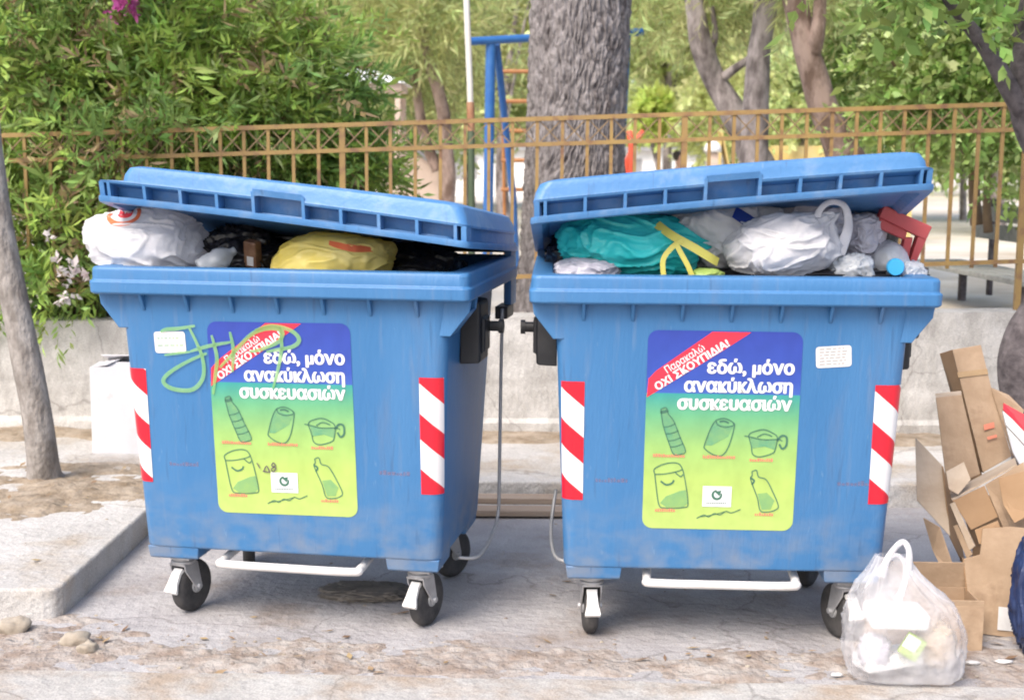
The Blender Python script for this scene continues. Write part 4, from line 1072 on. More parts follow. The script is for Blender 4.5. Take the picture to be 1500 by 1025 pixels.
def make_bin(loc, rz, label, th_l, th_r, shift, heads, poster_x, poster_tilt, grip):
    root = empty('recycling_bin', (loc[0], loc[1], 0), rz, label, 'recycling bin', 'blue wheeled recycling bins')
    mb = MB()
    def br(z, inset=0.0):
        return ring(body_hx(z) - inset, body_y(z) + inset, .87 + .115 * (z - .3) / (ZT - .3) - inset, CR, z)
    rings = [br(ZB, .006), br(ZB + .005, .001), br(.30)] + [br(.30 + (ZT - .30) * k / 8) for k in range(1, 9)]
    rings += [ring(.674, .010, 1.034, .030, ZT), ring(.682, .002, 1.042, .030, ZT + .006), ring(.684, .0, 1.044, .030, 1.270), ring(.676, .008, 1.036, .030, 1.275),
              ring(.676, .008, 1.036, .030, 1.312), ring(.670, .014, 1.03, .028, 1.321), ring(.606, .080, .966, .04, 1.321), ring(.598, .088, .958, .04, 1.312),
              ring(.575, .11, .94, .04, 1.225), ring(.545, .16, .84, .04, .60), ring(.53, .19, .82, .04, .34)]
    mb.loft(rings)
    # gussets under the rim
    for x in (-.50, -.335, -.17, -.005, .16, .325, .49):
        y = body_y(1.17)
        mb.add([(x + a * .006, yy, zz) for a in (-1, 1) for yy, zz in ((.018, ZT + .002), (y + .006, ZT + .002), (y + .006, 1.165), (y - .003, 1.165))],
               [(0, 1, 2, 3), (7, 6, 5, 4), (0, 4, 5, 1), (1, 5, 6, 2), (2, 6, 7, 3), (3, 7, 4, 0)])
    for sg in (-1, 1):
        for y in (.075, .19):
            x1 = body_hx(1.1)
            mb.add([(sg * xx, y + a * .006, zz) for a in (-1, 1) for xx, zz in ((.674, ZT + .002), (.56, ZT + .002), (.56, 1.10), (x1 + .012, 1.10), (.668, 1.185))],
                   [(0, 1, 2, 3, 4), (9, 8, 7, 6, 5)] + [(k, (k + 1) % 5, 5 + (k + 1) % 5, 5 + k) for k in range(5)])
        mb.add([(sg * xx, yy, zz) for yy in (.07, .195) for xx, zz in ((.668, 1.185), (x1 + .012, 1.10), (x1 + .006, 1.105), (.664, 1.190))],
               [(0, 1, 2, 3), (7, 6, 5, 4), (0, 4, 5, 1), (2, 6, 7, 3), (3, 7, 4, 0), (1, 5, 6, 2)])
        # castor pads
        for y0, y1 in ((.150, .335), (.665, .855)):
            mb.loft([ring_box(sg * .450, .088, y0 - .002, y1, .240), ring_box(sg * .450, .093, y0 - .010, y1 + .002, .245), ring_box(sg * .450, .098, y0 - .0165, y1 + .004, ZB + .003)])
        # rear lid arms
        mb.box((sg * .655, 1.005, 1.245), (.030, .13, .25))
    body = mb.build('body', M['bin_blue'], root, auto=R(32), bevel=.004)
    # lid
    mb, W = lid_mesh(th_l, th_r, shift, *grip)
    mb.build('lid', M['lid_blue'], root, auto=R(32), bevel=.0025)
    mb = MB()
    mb.tube([(-.67, 1.02, 1.345), (.67, 1.02, 1.345)], .016, 12); mb.build('hinge_rod', M['black'], root, smooth=True)
    for sg in (-1, 1):
        mb = MB()
        mb.loft([[(sg * x_, .39 + a * w_, 1.06 + c * h_) for a, c in ((-1, -1), (1, -1), (1, 1.6), (-1, 1.6))] for x_, w_, h_ in ((.588, .088, .088), (.655, .085, .085), (.662, .078, .078), (.662, .055, .05), (.674, .05, .045))])
        mb.build('trunnion_block', M['black'], root, bevel=.004)
        MB().box((sg * .645, .93, 1.10), (.05, .16, .05)).build('rear_bracket', M['black'], root, bevel=.004)
        mb = MB(); mb.lathe((sg * .66, .45, 1.095), (sg, 0, 0), [(.019, 0), (.019, .045), (.026, .045), (.026, .062), (.001, .062)], 16); mb.build('trunnion_pin', M['black'], root, auto=R(40))
        if sg > 0: pth = [(.655, .82, 1.12), (.652, .81, .80), (.650, .80, .42), (.648, .79, .30), (.640, .72, .24), (.625, .50, .205), (.55, .46, .205)]
        else: pth = [(-.585, .80, .40), (-.60, .74, .30), (-.600, .62, .235), (-.575, .50, .205), (-.50, .46, .205)]
        mb = MB(); mb.tube(smooth_path(pth, 6), .0068, 10)
        mb.build('lift_lever', M['grey_tube'], root, smooth=True)
    mb = MB(); mb.tube(smooth_path([(-.250, .42, .262), (-.256, .25, .252), (-.262, .140, .242), (-.242, .112, .240), (0, .108, .238), (.232, .112, .237), (.256, .140, .240), (.262, .25, .250), (.262, .42, .262)], 6), .0155, 12)
    mb.build('foot_pedal', M['white_steel'], root, smooth=True)
    for (x, y), h in zip(((-.455, .235), (.455, .235), (-.42, .83), (.42, .83)), heads): castor(root, x, y, h)
    make_poster(root, poster_x, 1.135, poster_tilt)
    return root
def ring_box(cx, hx, y0, y1, z):
    return [(cx - hx, y0, z), (cx + hx, y0, z), (cx + hx, y1, z), (cx - hx, y1, z)]
def decal_lines(root, name, x0, x1, z0, z1, tilt, seed, ink, n=5):
    cx, cz = (x0 + x1) / 2, (z0 + z1) / 2
    def q(x, z): return (cx + (x - cx) * math.cos(tilt) - (z - cz) * math.sin(tilt), cz + (x - cx) * math.sin(tilt) + (z - cz) * math.cos(tilt))
    mb = MB(); mb.add([face_pt(*q(x, z), .0016) for x, z in rounded_poly(x0, x1, z0, z1, .010, 3)], [tuple(range(16))])
    o = mb.build(name, M['paper'], root)
    r = random.Random(seed); mb = MB()
    for k in range(n):
        z = z1 - (z1 - z0) * (k + 1) / (n + 1); x = x0 + .012
        while x < x1 - .02:
            w = r.uniform(.006, .02); mb.add([face_pt(*q(a, b), .0026) for a, b in ((x, z), (x + w, z), (x + w, z + .0035), (x, z + .0035))], [(0, 1, 2, 3)]); x += w + .005
    mb.build('fine_print', ink, o)
    return o
LB = make_bin((-.816, 4.537), -.159, 'left blue wheeled bin with green graffiti over its poster and the lid raised leftward', R(12.0), R(4.0), .022,
              (R(-16), R(-17), R(20), R(-30)), -.010, R(.6), (-1, .085))
RB = make_bin((.738, 4.379), -.033, 'right blue wheeled bin with a clean poster and the lid raised rightward', R(8.7), R(15.6), -.020,
              (R(4), R(19), R(30), R(-30)), -.022, R(-.3), (1, .018))
for rt, sl, sr in ((LB, (-.600, -.508), (.490, .578)), (RB, (-.575, -.493), (.488, .590))):
    make_strip(rt, sl[0], sl[1], .535, .955); make_strip(rt, sr[0], sr[1], .535, .955)
decal_lines(LB, 'paper_sticker', -.468, -.352, 1.015, 1.092, R(2), 4, M['tint_green'], 2)
decal_lines(RB, 'paper_sticker', .283, .402, 1.015, 1.088, R(4), 6, M['print_grey'], 6)
for rt, xa, xb in ((LB, -.44, .34), (RB, -.45, .38)):
    for x in (xa, xb):
        mb = MB(); r = random.Random(int(x * 100))
        q = x
        while q < x + .11:
            w = r.uniform(.006, .014); h = r.uniform(.008, .018)
            mb.add([face_pt(*p, .0013) for p in ((q, .60), (q + w, .60), (q + w, .60 + h), (q, .60 + h))], [(0, 1, 2, 3)]); q += w + .003
        mb.build('scuff_mark', M['scuff'], rt)
# graffiti tag
mb = MB()
def G(px, py): return (-.455 + (px - 400) * .000757, 1.098 - (py - 70) * .000757)
for pts, w in (([(418, 78), (450, 66), (500, 62), (590, 46)], .017), ([(560, 55), (590, 120), (618, 200), (615, 290), (560, 350), (470, 352), (420, 325), (430, 290), (500, 240), (590, 195), (640, 175)], .019),
               ([(668, 88), (680, 140), (688, 205), (672, 300), (660, 370)], .017), ([(560, 168), (650, 140), (760, 118)], .016), ([(758, 70), (770, 150), (760, 260)], .016),
               ([(700, 240), (760, 180), (860, 80), (950, 48), (1010, 60), (990, 110), (900, 150), (850, 160)], .019), ([(1000, 40), (1005, 130), (985, 230), (955, 330)], .016), ([(880, 60), (960, 36), (1050, 55), (1090, 95), (1060, 130), (970, 150), (930, 160)], .018),
               ([(430, 190), (500, 178), (560, 170)], .012)):
    ribbon(mb, [G(*p) for p in pts], w * .85, .0062, 0, 6, True)
mb.build('graffiti', M['spray'], LB)
# pen marks on the left poster
mb = MB()
for pts in ([(858, 695), (872, 720)], [(890, 735), (905, 708), (918, 735)], [(885, 735), (922, 738)], [(940, 690), (930, 705), (950, 715), (938, 735), (928, 722), (948, 705), (940, 690)]):
    ribbon(mb, [G(*p) for p in pts], .004, .0062, 0, 3)
mb.build('pen_marks', M['print_dark'], LB)

# ------------------------------------------------------------------ rubbish
def blob(name, c, rad, seed, m, label=None, cat='rubbish bag', group=None, wr=.09, rot=(0, 0, 0), knot=None, sub=6, power=.85, fine=.5, floor=None):
    """crumpled bag; knot=(axis, length): gathered neck"""
    bm = bmesh.new(); bmesh.ops.create_icosphere(bm, subdivisions=sub, radius=1)
    sv = Vector((seed * 7.3, seed * 3.1, seed * 1.7)); rm = Matrix.Rotation(rot[2], 3, 'Z') @ Matrix.Rotation(rot[1], 3, 'Y') @ Matrix.Rotation(rot[0], 3, 'X')
    ax = Vector(knot[0]).normalized() if knot else None
    vs = []
    for v in bm.verts:
        p = v.co.normalized()
        q = Vector([math.copysign(abs(a) ** power, a) for a in p])
        wv = Vector((noise.noise(p * 1.7 + sv), noise.noise(p * 1.7 + sv + Vector((4, 0, 0))), noise.noise(p * 1.7 + sv + Vector((0, 9, 0)))))
        k = 1 + .16 * noise.noise(p * 1.4 + sv)
        c1 = 1 - abs(noise.noise((p + wv * .35) * 2.6 + sv)) * 2
        c2 = 1 - abs(noise.noise((p + wv * .3) * 5.5 + sv)) * 2
        c3 = noise.noise((p + wv * .3) * 12 + sv)
        k += wr * (.9 * max(0, c1) ** 3 + .5 * fine * max(0, c2) ** 2 - .35) + wr * .16 * fine * c3
        if ax:
            t = p.dot(ax)
            if t > .55:
                u = (t - .55) / .45; u = u * u * (3 - 2 * u)
                perp = q - ax * q.dot(ax)
                e1 = ax.orthogonal().normalized(); e2 = ax.cross(e1)
                ph = math.atan2(perp.dot(e2), perp.dot(e1))
                q = ax * (q.dot(ax) + knot[1] * u ** 2) + perp * (1 - .82 * u) * (1 + .14 * u * math.sin(ph * 9 + seed) + .1 * u * math.sin(ph * 15))
        q = q * k
        q = Vector((q.x * rad[0], q.y * rad[1], q.z * rad[2]))
        if floor is not None and q.z < floor: q.z = floor + (q.z - floor) * .08
        vs.append(rm @ q)
    mb = MB(); mb.add(vs, [[w.index for w in f.verts] for f in bm.faces]); bm.free()
    o = mb.build(name, m, smooth=True); o.location = c
    return tag(o, label, cat, group) if label else o
GRP = 'rubbish bags stuffed into the bins'
def off(p, dx, dy, dz): return (p[0] + dx, p[1] + dy, p[2] + dz)

# left bin
b = blob('rubbish_bag', (-1.346, 4.930, 1.393), (.212, .20, .125), 1, M['film_white'], 'white rubbish bag with an orange red ring print, at the left of the left bin', group=GRP, wr=.075, rot=(0, R(4), -.16), power=.76, fine=.35)
# ring print on that bag: raised film following its surface
def on_surface(o, pts, name, m, lift=.002):
    """closed outline (dx, dz) projected from the front onto a bag"""
    from mathutils.bvhtree import BVHTree
    bv = BVHTree.FromPolygons([v.co for v in o.data.vertices], [tuple(p.vertices) for p in o.data.polygons])
    mb = MB()
    for strip in pts:
        vs = []
        for a in strip:
            h = bv.ray_cast(Vector((a[0], -1, a[1])), Vector((0, 1, 0)))
            vs.append((h[0] + h[1] * lift) if h[0] else None)
        n = len(strip) // 2
        f = [(i, i + 1, n + i + 1, n + i) for i in range(n - 1) if None not in (vs[i], vs[i + 1], vs[n + i], vs[n + i + 1])]
        mb.add([v if v else Vector((0, 0, 0)) for v in vs], f)
    return mb.build(name, m, o, smooth=True)
def arc(cx, cz, r0x, r0z, r1x, r1z, a0, a1, n=30):
    an = np.linspace(R(a0), R(a1), n)
    return [(cx + r0x * math.cos(a), cz + r0z * math.sin(a)) for a in an] + [(cx + r1x * math.cos(a), cz + r1z * math.sin(a)) for a in an]
on_surface(b, [arc(-.055, .105, .062, .042, .048, .028, 165, 395)], 'ring_print', M['orange_print'])
on_surface(b, [arc(-.050, .108, .028, .018, .004, .003, 150, 400)], 'centre_print', M['print_red'])
blob('rubbish_bag', (-1.013, 5.050, 1.290), (.17, .20, .150), 2, M['film_black'], 'black bin liner in the shade between the white and the yellow bag', group=GRP, wr=.16)
b = blob('rubbish_bag', (-0.642, 4.800, 1.341), (.222, .17, .098), 3, M['film_yellow'], 'plump yellow bag with an orange patch, in the middle of the left bin', group=GRP, wr=.055, rot=(0, R(-3), -.16), power=.9, fine=.15)
on_surface(b, [[(.0 + .14 * i / 20, .074 - .022 * (i / 20)) for i in range(21)] + [(.0 + .15 * i / 20, .060 - .024 * (i / 20) - .010 * math.sin(i / 20 * 3.1)) for i in range(21)]], 'orange_print', M['orange_print'])
blob('rubbish_bag', (-0.339, 5.050, 1.274), (.16, .24, .105), 4, M['film_black'], 'black filler bag added to darken under the low right corner of the left lid', group=GRP, wr=.14)
blob('rubbish_bag', (-0.886, 5.220, 1.297), (.46, .17, .13), 5, M['film_black'], 'long black filler bag added to darken the back of the left bin', group=GRP, wr=.14)  # black fill added here and above so the gap under the lid turns dark
def crushed_bottle(loc, rot, L, r, seed, label, cap=None):
    e = empty('plastic_bottle', loc, 0, label, 'bottle', 'clear bottles in the bins'); e.rotation_euler = rot
    prof = [(.30, 0), (.9, .02), (1, .06), (.96, .14), (1, .2), (.95, .28), (1, .36), (.94, .44), (1, .52), (.97, .6), (.9, .68), (.7, .78), (.42, .87), (.36, .93), (.36, 1)]
    n = 28; rings = []
    for q, h in prof:
        rings.append([((q * r * (1 + .16 * noise.noise((math.cos(t) * 1.3 + seed, math.sin(t) * 1.3, h * 5)))) * math.cos(t), (q * r * (1 + .16 * noise.noise((math.cos(t) * 1.3, math.sin(t) * 1.3 + seed, h * 5)))) * math.sin(t), h * L) for t in [2 * math.pi * k / n for k in range(n)]])
    mb = MB(); mb.loft(rings); mb.build('bottle_body', M['pet'], e, smooth=True)
    if cap:
        mb = MB(); mb.lathe((0, 0, .955 * L), (0, 0, 1), [(.001, 0), (r * .44, 0), (r * .46, .006), (r * .46, .02), (r * .40, .026), (.001, .026)], 20); mb.build('cap', cap, e, auto=R(40))
    return e
crushed_bottle((-1.131, 4.800, 1.298), (R(62), 0, R(115)), .15, .042, 3, 'clear crushed bottle sticking out beside the white bag in the left bin')
o = MB().box((0, 0, 0), (.055, .04, .10)).build('drink_carton', [M['brown_item'], M['paper']], bevel=.006)
tag(o, 'small brown carton with a pale label, on the black bag in the left bin', 'carton'); o.location = (-0.949, 4.860, 1.355); o.rotation_euler = (R(12), R(8), R(-25))
q = MB().box((.004, -.0205, -.022), (.028, .003, .034)).build('label', M['paper'], o)

# right bin
b = blob('rubbish_bag', (0.432, 4.720, 1.410), (.262, .18, .115), 6, M['film_teal'], 'teal drawstring rubbish bag with yellow ties, at the left of the right bin', group=GRP, wr=.10, rot=(0, R(6), 0), knot=((1, -.15, .25), .15), power=.9)
def tie(name, pts, w, par_m, lab):
    q = smooth_path(pts, 6); n = len(q); vs = []
    for i, p in enumerate(q):
        t = (q[min(i + 1, n - 1)] - q[max(i - 1, 0)]).normalized(); s = t.cross(Vector((0, -1, .3))).normalized()
        vs += [p + s * w / 2, p - s * w / 2, p - s * w / 2 + Vector((0, .004, 0)), p + s * w / 2 + Vector((0, .004, 0))]
    mb = MB(); mb.loft([vs[i * 4:i * 4 + 4] for i in range(n)])
    o = mb.build(name, par_m, b, bevel=.001); o.location = -Vector(b.location); return o
tie('drawstring', [(0.495, 4.600, 1.485), (0.544, 4.545, 1.448), (0.612, 4.525, 1.411), (0.671, 4.530, 1.376), (0.703, 4.550, 1.358)], .030, M['tie_yellow'], '')
tie('drawstring', [(0.577, 4.530, 1.433), (0.542, 4.525, 1.410), (0.512, 4.520, 1.369), (0.513, 4.515, 1.316)], .018, M['tie_yellow'], '')
tie('drawstring', [(0.553, 4.525, 1.424), (0.572, 4.515, 1.388), (0.595, 4.510, 1.347), (0.610, 4.510, 1.312)], .018, M['tie_yellow'], '')
blob('rubbish_bag', (1.067, 4.820, 1.504), (.15, .12, .095), 22, M['film_grey'], 'pale grey bag pressed up against the lid behind the looped handle', group=GRP, wr=.12)
blob('rubbish_bag', (0.253, 4.600, 1.316), (.115, .10, .048), 7, M['film_grey'], 'low pale bag tucked under the teal bag at the left of the right bin', group=GRP, wr=.10)
blob('rubbish_bag', (0.755, 4.780, 1.455), (.205, .14, .125), 8, M['film_white'], 'greyish white bag with a dark blue print, high behind the teal bag', group=GRP, wr=.12, knot=((-.3, -.1, .8), .1))
b = [o for o in COL.objects if o.get('label', '').startswith('greyish white bag')][0]
on_surface(b, [[(.025 + .095 * i / 12, .088 - .055 * i / 12) for i in range(13)] + [(.005 + .095 * i / 12, .052 - .055 * i / 12) for i in range(13)]], 'blue_print', M['blue_print'])
b = blob('carrier_bag', (0.939, 4.600, 1.418), (.198, .15, .112), 9, M['film_white'], 'white carrier bag with one looped handle standing up, in the middle of the right bin', group=GRP, wr=.09, rot=(0, R(-10), 0), power=.85, knot=((.75, -.1, .55), .16), fine=.35)
mb = MB(); rings = []
lp = smooth_path([(1.044, 4.535, 1.376), (1.033, 4.540, 1.452), (1.041, 4.550, 1.533), (1.084, 4.560, 1.565), (1.134, 4.570, 1.547), (1.148, 4.575, 1.474), (1.117, 4.570, 1.388)], 7)
for i, p in enumerate(lp):
    t = (lp[min(i + 1, len(lp) - 1)] - lp[max(i - 1, 0)]).normalized(); s = t.cross(Vector((0, -1, 0))).normalized()
    w = .010 + .016 * (abs(i / (len(lp) - 1) - .5) * 2) ** 2
    rings.append([p + s * w * math.cos(a) + Vector((0, .005, 0)) * math.sin(a) * (1 + .4 * math.sin(5 * a + i)) for a in [2 * math.pi * k / 10 for k in range(10)]])
mb.loft(rings); o = mb.build('handle', M['film_white'], b, smooth=True); o.parent = b
o.matrix_parent_inverse = (Matrix.Translation(b.location)).inverted()
blob('brown_wrapper', (0.771, 4.600, 1.388), (.028, .03, .04), 10, M['brown_item'], 'small brown orange wrapper squeezed between teal and white bags', 'wrapper', wr=.2, sub=4)
blob('green_wrapper', (0.664, 4.550, 1.316), (.055, .05, .022), 11, M['green_item'], 'dark green wrapper on the rim below the yellow ties', 'wrapper', wr=.2, sub=4)
blob('rubbish_bag', (1.249, 4.780, 1.441), (.075, .09, .085), 12, M['film_grey'], 'small pinkish grey bag between the looped handle and the red stool leg', group=GRP, wr=.12)
blob('rubbish_bag', (1.108, 5.050, 1.426), (.36, .17, .17), 13, M['film_black'], 'black filler bag added to darken the back of the right bin', group=GRP, wr=.12)  # added black fill, this and the next two, darkening the space under the lid
blob('rubbish_bag', (1.049, 4.750, 1.259), (.42, .25, .09), 14, M['film_black'], 'black bag added as dark fill under the carrier bag in the right bin', group=GRP, wr=.12)
blob('rubbish_bag', (0.382, 5.000, 1.334), (.25, .22, .13), 15, M['film_black'], 'black bag added as dark fill behind the teal bag', group=GRP, wr=.12)
e = crushed_bottle((1.346, 4.800, 1.362), (R(94), 0, R(-8)), .24, .066, 5, 'clear crumpled bottle with a light blue cap, at the right of the right bin', M['cap_blue'])
blob('clear_film', (1.169, 4.600, 1.335), (.080, .06, .052), 16, M['pet'], 'crumpled clear plastic wrap beside the blue capped bottle', 'plastic wrap', wr=.2, sub=5)
blob('clear_film', (1.383, 4.620, 1.320), (.050, .06, .044), 17, M['pet'], 'small crumpled clear wrap at the right rim of the right bin', 'plastic wrap', wr=.2, sub=5)
# red stool frame
rs = empty('red_stool', (1.373, 4.720, 1.445), 0, 'broken red plastic stool leg poking out under the raised right lid', 'stool')
def plate(pts, t, name, hole=None):
    P = [Vector(p) for p in pts]; mb = MB(); n = len(P)
    d = Vector((0, t, 0))
    mb.add(P + [p + d for p in P], [tuple(range(n)), tuple(range(2 * n - 1, n - 1, -1))] + [(k, (k + 1) % n, n + (k + 1) % n, n + k) for k in range(n)])
    o = mb.build(name, M['red_plastic'], rs, bevel=.004); o.location = -Vector(rs.location); return o
plate([(1.305, 4.700, 1.553), (1.364, 4.700, 1.525), (1.476, 4.700, 1.478), (1.455, 4.700, 1.430), (1.288, 4.700, 1.510)], .045, 'crossbar')
plate([(1.291, 4.712, 1.510), (1.394, 4.712, 1.463), (1.386, 4.712, 1.429), (1.298, 4.712, 1.467)], .03, 'web')
plate([(1.431, 4.704, 1.451), (1.478, 4.704, 1.478), (1.422, 4.704, 1.338), (1.402, 4.704, 1.348)], .045, 'leg')
plate([(1.384, 4.708, 1.439), (1.413, 4.708, 1.439), (1.398, 4.708, 1.347), (1.373, 4.708, 1.376)], .04, 'leg')
plate([(1.234, 4.720, 1.432), (1.302, 4.720, 1.428), (1.293, 4.720, 1.404), (1.235, 4.720, 1.413)], .03, 'web')

# white carton by the wall
def carton(loc, rz, dims, label, m, flaps=(), name='cardboard_box', tilt=(0, 0), group=None, t=.006, open_top=True):
    """box with board walls; flaps: (side, angle from upright, length)"""
    w, d, h = dims
    e = empty(name, loc, rz, label, 'cardboard box', group); e.rotation_euler = (tilt[0], tilt[1], rz)
    mb = MB()
    mb.box((0, 0, t / 2), (w, d, t))
    for sy in (-1, 1): mb.box((0, sy * (d / 2 - t / 2), (h + t) / 2), (w, t, h - t))
    for sx in (-1, 1): mb.box((sx * (w / 2 - t / 2), 0, (h + t) / 2), (t, d - 2 * t, h - t))
    mb.build('box_walls', m, e, bevel=.0015)
    for side, ang, ln in flaps:
        mb = MB()
        wd = w if side in ('f', 'b') else d
        mb.box((0, 0, ln / 2), (wd - .004, t * .8, ln))
        o = mb.build('flap', m, e, bevel=.001)
        base = {'f': (0, -d / 2 + t / 2, h, 0), 'b': (0, d / 2 - t / 2, h, math.pi), 'l': (-w / 2 + t / 2, 0, h, -math.pi / 2), 'r': (w / 2 - t / 2, 0, h, math.pi / 2)}[side]
        o.location = base[:3]; o.rotation_euler = (Matrix.Rotation(base[3], 4, 'Z') @ Matrix.Rotation(ang, 4, 'X')).to_euler()
    return e
carton(((-2.266, 7.076, 0.120)[0] + .20, 7.22, .12), R(-3), (.40, .30, .47), 'plain white carton with a gaping top, standing against the wall left of the left bin', M['card_white'], (('f', R(-86), .14), ('b', R(-70), .13), ('l', R(-80), .10)), group='discarded cartons')
for i, (ya, za, w, lab) in enumerate(((6.40, .0, .10, 'upper weathered board lying against the kerb behind the bins'), (6.28, .0, .10, 'lower weathered board lying in front of the other board behind the bins'))):
    mb = MB(); mb.box((0, 0, .022 + .03 * (1 - i)), (1.5, w, .03)); o = mb.build('wooden_board', M['wood_board'], bevel=.004); o.location = (.1, ya, .004); o.rotation_euler = (0, 0, R(-.6 + i)); tag(o, lab, 'board', 'boards behind the bins')

# cardboard heap on the right
def board(name, pts, t, m, label=None, parent=None, group='discarded cartons', nrm=None):
    """flat board with the given corners, thickness t towards the back"""
    P = [Vector(p) for p in pts]
    n_ = (P[1] - P[0]).cross(P[2] - P[0]).normalized()
    if n_.y < 0: n_ = -n_
    mb = MB(); n = len(P); d = n_ * t
    c = sum(P, Vector()) / n
    mb.add([p - c for p in P] + [p - c + d for p in P], [tuple(range(n)), tuple(range(2 * n - 1, n - 1, -1))] + [(k, (k + 1) % n, n + (k + 1) % n, n + k) for k in range(n)])
    o = mb.build(name, m, bevel=.0012)
    if parent is not None:
        o.parent = parent; o.location = c - Vector(parent.location)
    else:
        o.location = c
        if label: tag(o, label, 'cardboard box', group)
    return o
def folded(name, loc, label, boards):
    e = empty(name, loc, 0, label, 'cardboard box', 'discarded cartons')
    for nm, pts, t, m in boards: board(nm, pts, t, m, parent=e)
    return e
folded('cardboard_box', (2.125, 5.815, 0.000), 'tallest flattened carton, leaning with its open dark end up, at the back of the heap',
       [('front_panel', [(1.796, 5.380, 0.950), (1.911, 5.380, 0.971), (1.945, 5.330, 0.805), (2.006, 5.230, 0.542), (1.895, 5.230, 0.474)], .006, M['card']),
        ('side_panel', [(1.783, 5.500, 0.917), (1.799, 5.390, 0.949), (1.898, 5.240, 0.471), (1.907, 5.380, 0.445)], .005, M['card_dark']),
        ('back_panel', [(1.792, 5.510, 0.912), (1.910, 5.510, 0.933), (2.051, 5.400, 0.505), (1.917, 5.400, 0.434)], .005, M['card_dark']),
        ('tape', [(1.809, 5.346, 0.863), (1.930, 5.346, 0.878), (1.934, 5.340, 0.856), (1.813, 5.340, 0.841)], .001, M['tape']),
        ('printed_mark', [(1.903, 5.275, 0.660), (1.944, 5.275, 0.672), (1.946, 5.270, 0.650), (1.905, 5.270, 0.639)], .001, M['caption_red']),
        ('printed_mark', [(1.912, 5.255, 0.614), (1.950, 5.255, 0.625), (1.952, 5.252, 0.615), (1.915, 5.252, 0.603)], .001, M['caption_red']),
        ('top_flap', [(1.941, 5.320, 0.806), (2.007, 5.300, 0.779), (2.044, 5.230, 0.731), (2.008, 5.220, 0.544)], .005, M['card'])])
folded('cardboard_box', (2.017, 5.812, 0.000), 'upright brown carton panel with a folded top edge, left of the tallest flattened carton',
       [('front_panel', [(1.707, 5.280, 0.769), (1.810, 5.280, 0.781), (1.866, 5.180, 0.480), (1.739, 5.180, 0.417)], .006, M['card']),
        ('top_flap', [(1.722, 5.340, 0.776), (1.827, 5.340, 0.788), (1.810, 5.280, 0.781), (1.707, 5.280, 0.769)], .005, M['card_pale']),
        ('back_panel', [(1.797, 5.380, 0.764), (1.853, 5.380, 0.770), (1.914, 5.280, 0.439), (1.806, 5.280, 0.382)], .005, M['card_dark'])])
folded('cardboard_box', (1.944, 5.921, 0.000), 'pale opened carton flap standing on edge at the left of the heap',
       [('flap', [(1.576, 5.100, 0.643), (1.669, 5.040, 0.543), (1.672, 4.920, 0.297), (1.563, 5.000, 0.417)], .005, M['card_pale']),
        ('side_panel', [(1.664, 5.025, 0.547), (1.721, 5.040, 0.400), (1.769, 5.000, 0.139), (1.673, 4.925, 0.296)], .005, M['card_dark'])])
folded('cardboard_box', (1.978, 5.313, 0.000), 'small open carton lying tipped on the heap with a dark mouth and a printed side',
       [('front_panel', [(1.665, 4.900, 0.441), (1.776, 4.880, 0.505), (1.819, 4.840, 0.395), (1.729, 4.860, 0.339)], .006, M['card_dark']),
        ('top_panel', [(1.703, 5.040, 0.435), (1.932, 5.000, 0.581), (1.887, 4.860, 0.586), (1.665, 4.900, 0.441)], .006, M['card_pale']),
        ('side_panel', [(1.778, 4.878, 0.508), (1.903, 4.840, 0.606), (1.934, 4.800, 0.346), (1.845, 4.810, 0.327)], .006, M['card']),
        ('back_panel', [(1.786, 5.130, 0.350), (2.021, 5.130, 0.476), (2.038, 5.130, 0.199), (1.835, 5.130, 0.197)], .006, M['card_dark']),
        ('printed_mark', [(1.866, 4.842, 0.475), (1.896, 4.836, 0.487), (1.903, 4.832, 0.436), (1.872, 4.838, 0.429)], .001, M['print_dark'])])
folded('cardboard_box', (1.738, 4.885, 0.000), 'two narrow carton strips slanting under the tipped open carton',
       [('strip', [(1.649, 4.880, 0.433), (1.661, 4.870, 0.443), (1.724, 4.800, 0.293), (1.708, 4.810, 0.274)], .010, M['card_pale']),
        ('strip', [(1.663, 4.870, 0.351), (1.675, 4.860, 0.359), (1.716, 4.800, 0.261), (1.700, 4.810, 0.242)], .010, M['card'])])
folded('cardboard_box', (1.767, 4.648, -0.000), 'large notched carton at the front of the heap with a dark mark and white label',
       [('front_panel', [(1.644, 4.680, 0.281), (1.702, 4.680, 0.297), (1.714, 4.700, 0.388), (1.813, 4.700, 0.396), (1.962, 4.700, 0.385), (1.955, 4.620, -0.004), (1.856, 4.620, 0.001), (1.674, 4.640, 0.018)], .006, M['card']),
        ('side_panel', [(1.646, 4.685, 0.280), (1.676, 4.645, 0.016), (1.767, 4.930, -0.056), (1.744, 4.980, 0.200)], .005, M['card_dark']),
        ('back_panel', [(1.781, 4.980, 0.241), (2.082, 4.980, 0.270), (2.082, 4.930, -0.054), (1.772, 4.930, -0.048)], .005, M['card_dark']),
        ('printed_mark', [(1.789, 4.673, 0.254), (1.806, 4.675, 0.268), (1.811, 4.667, 0.217), (1.791, 4.664, 0.198), (1.781, 4.667, 0.217)], .001, M['print_dark']),
        ('paper_label', [(1.766, 4.643, 0.115), (1.853, 4.642, 0.106), (1.858, 4.630, 0.023), (1.761, 4.630, 0.032)], .001, M['paper'])])
carton(((1.460, 4.656, -0.000)[0], 4.60, .004), R(-2), (.40, .22, .165), 'low cardboard box on the ground just behind the clear carrier bag', M['card'], (('f', R(8), .02), ('b', R(-12), .10)), group='discarded cartons')
board('torn_cardboard', [(1.643, 4.920, 0.549), (1.715, 4.940, 0.582), (1.731, 4.900, 0.523), (1.680, 4.880, 0.470), (1.647, 4.890, 0.488)], .005, M['card_pale'], 'small pale torn piece of cardboard wedged above the tipped open carton')
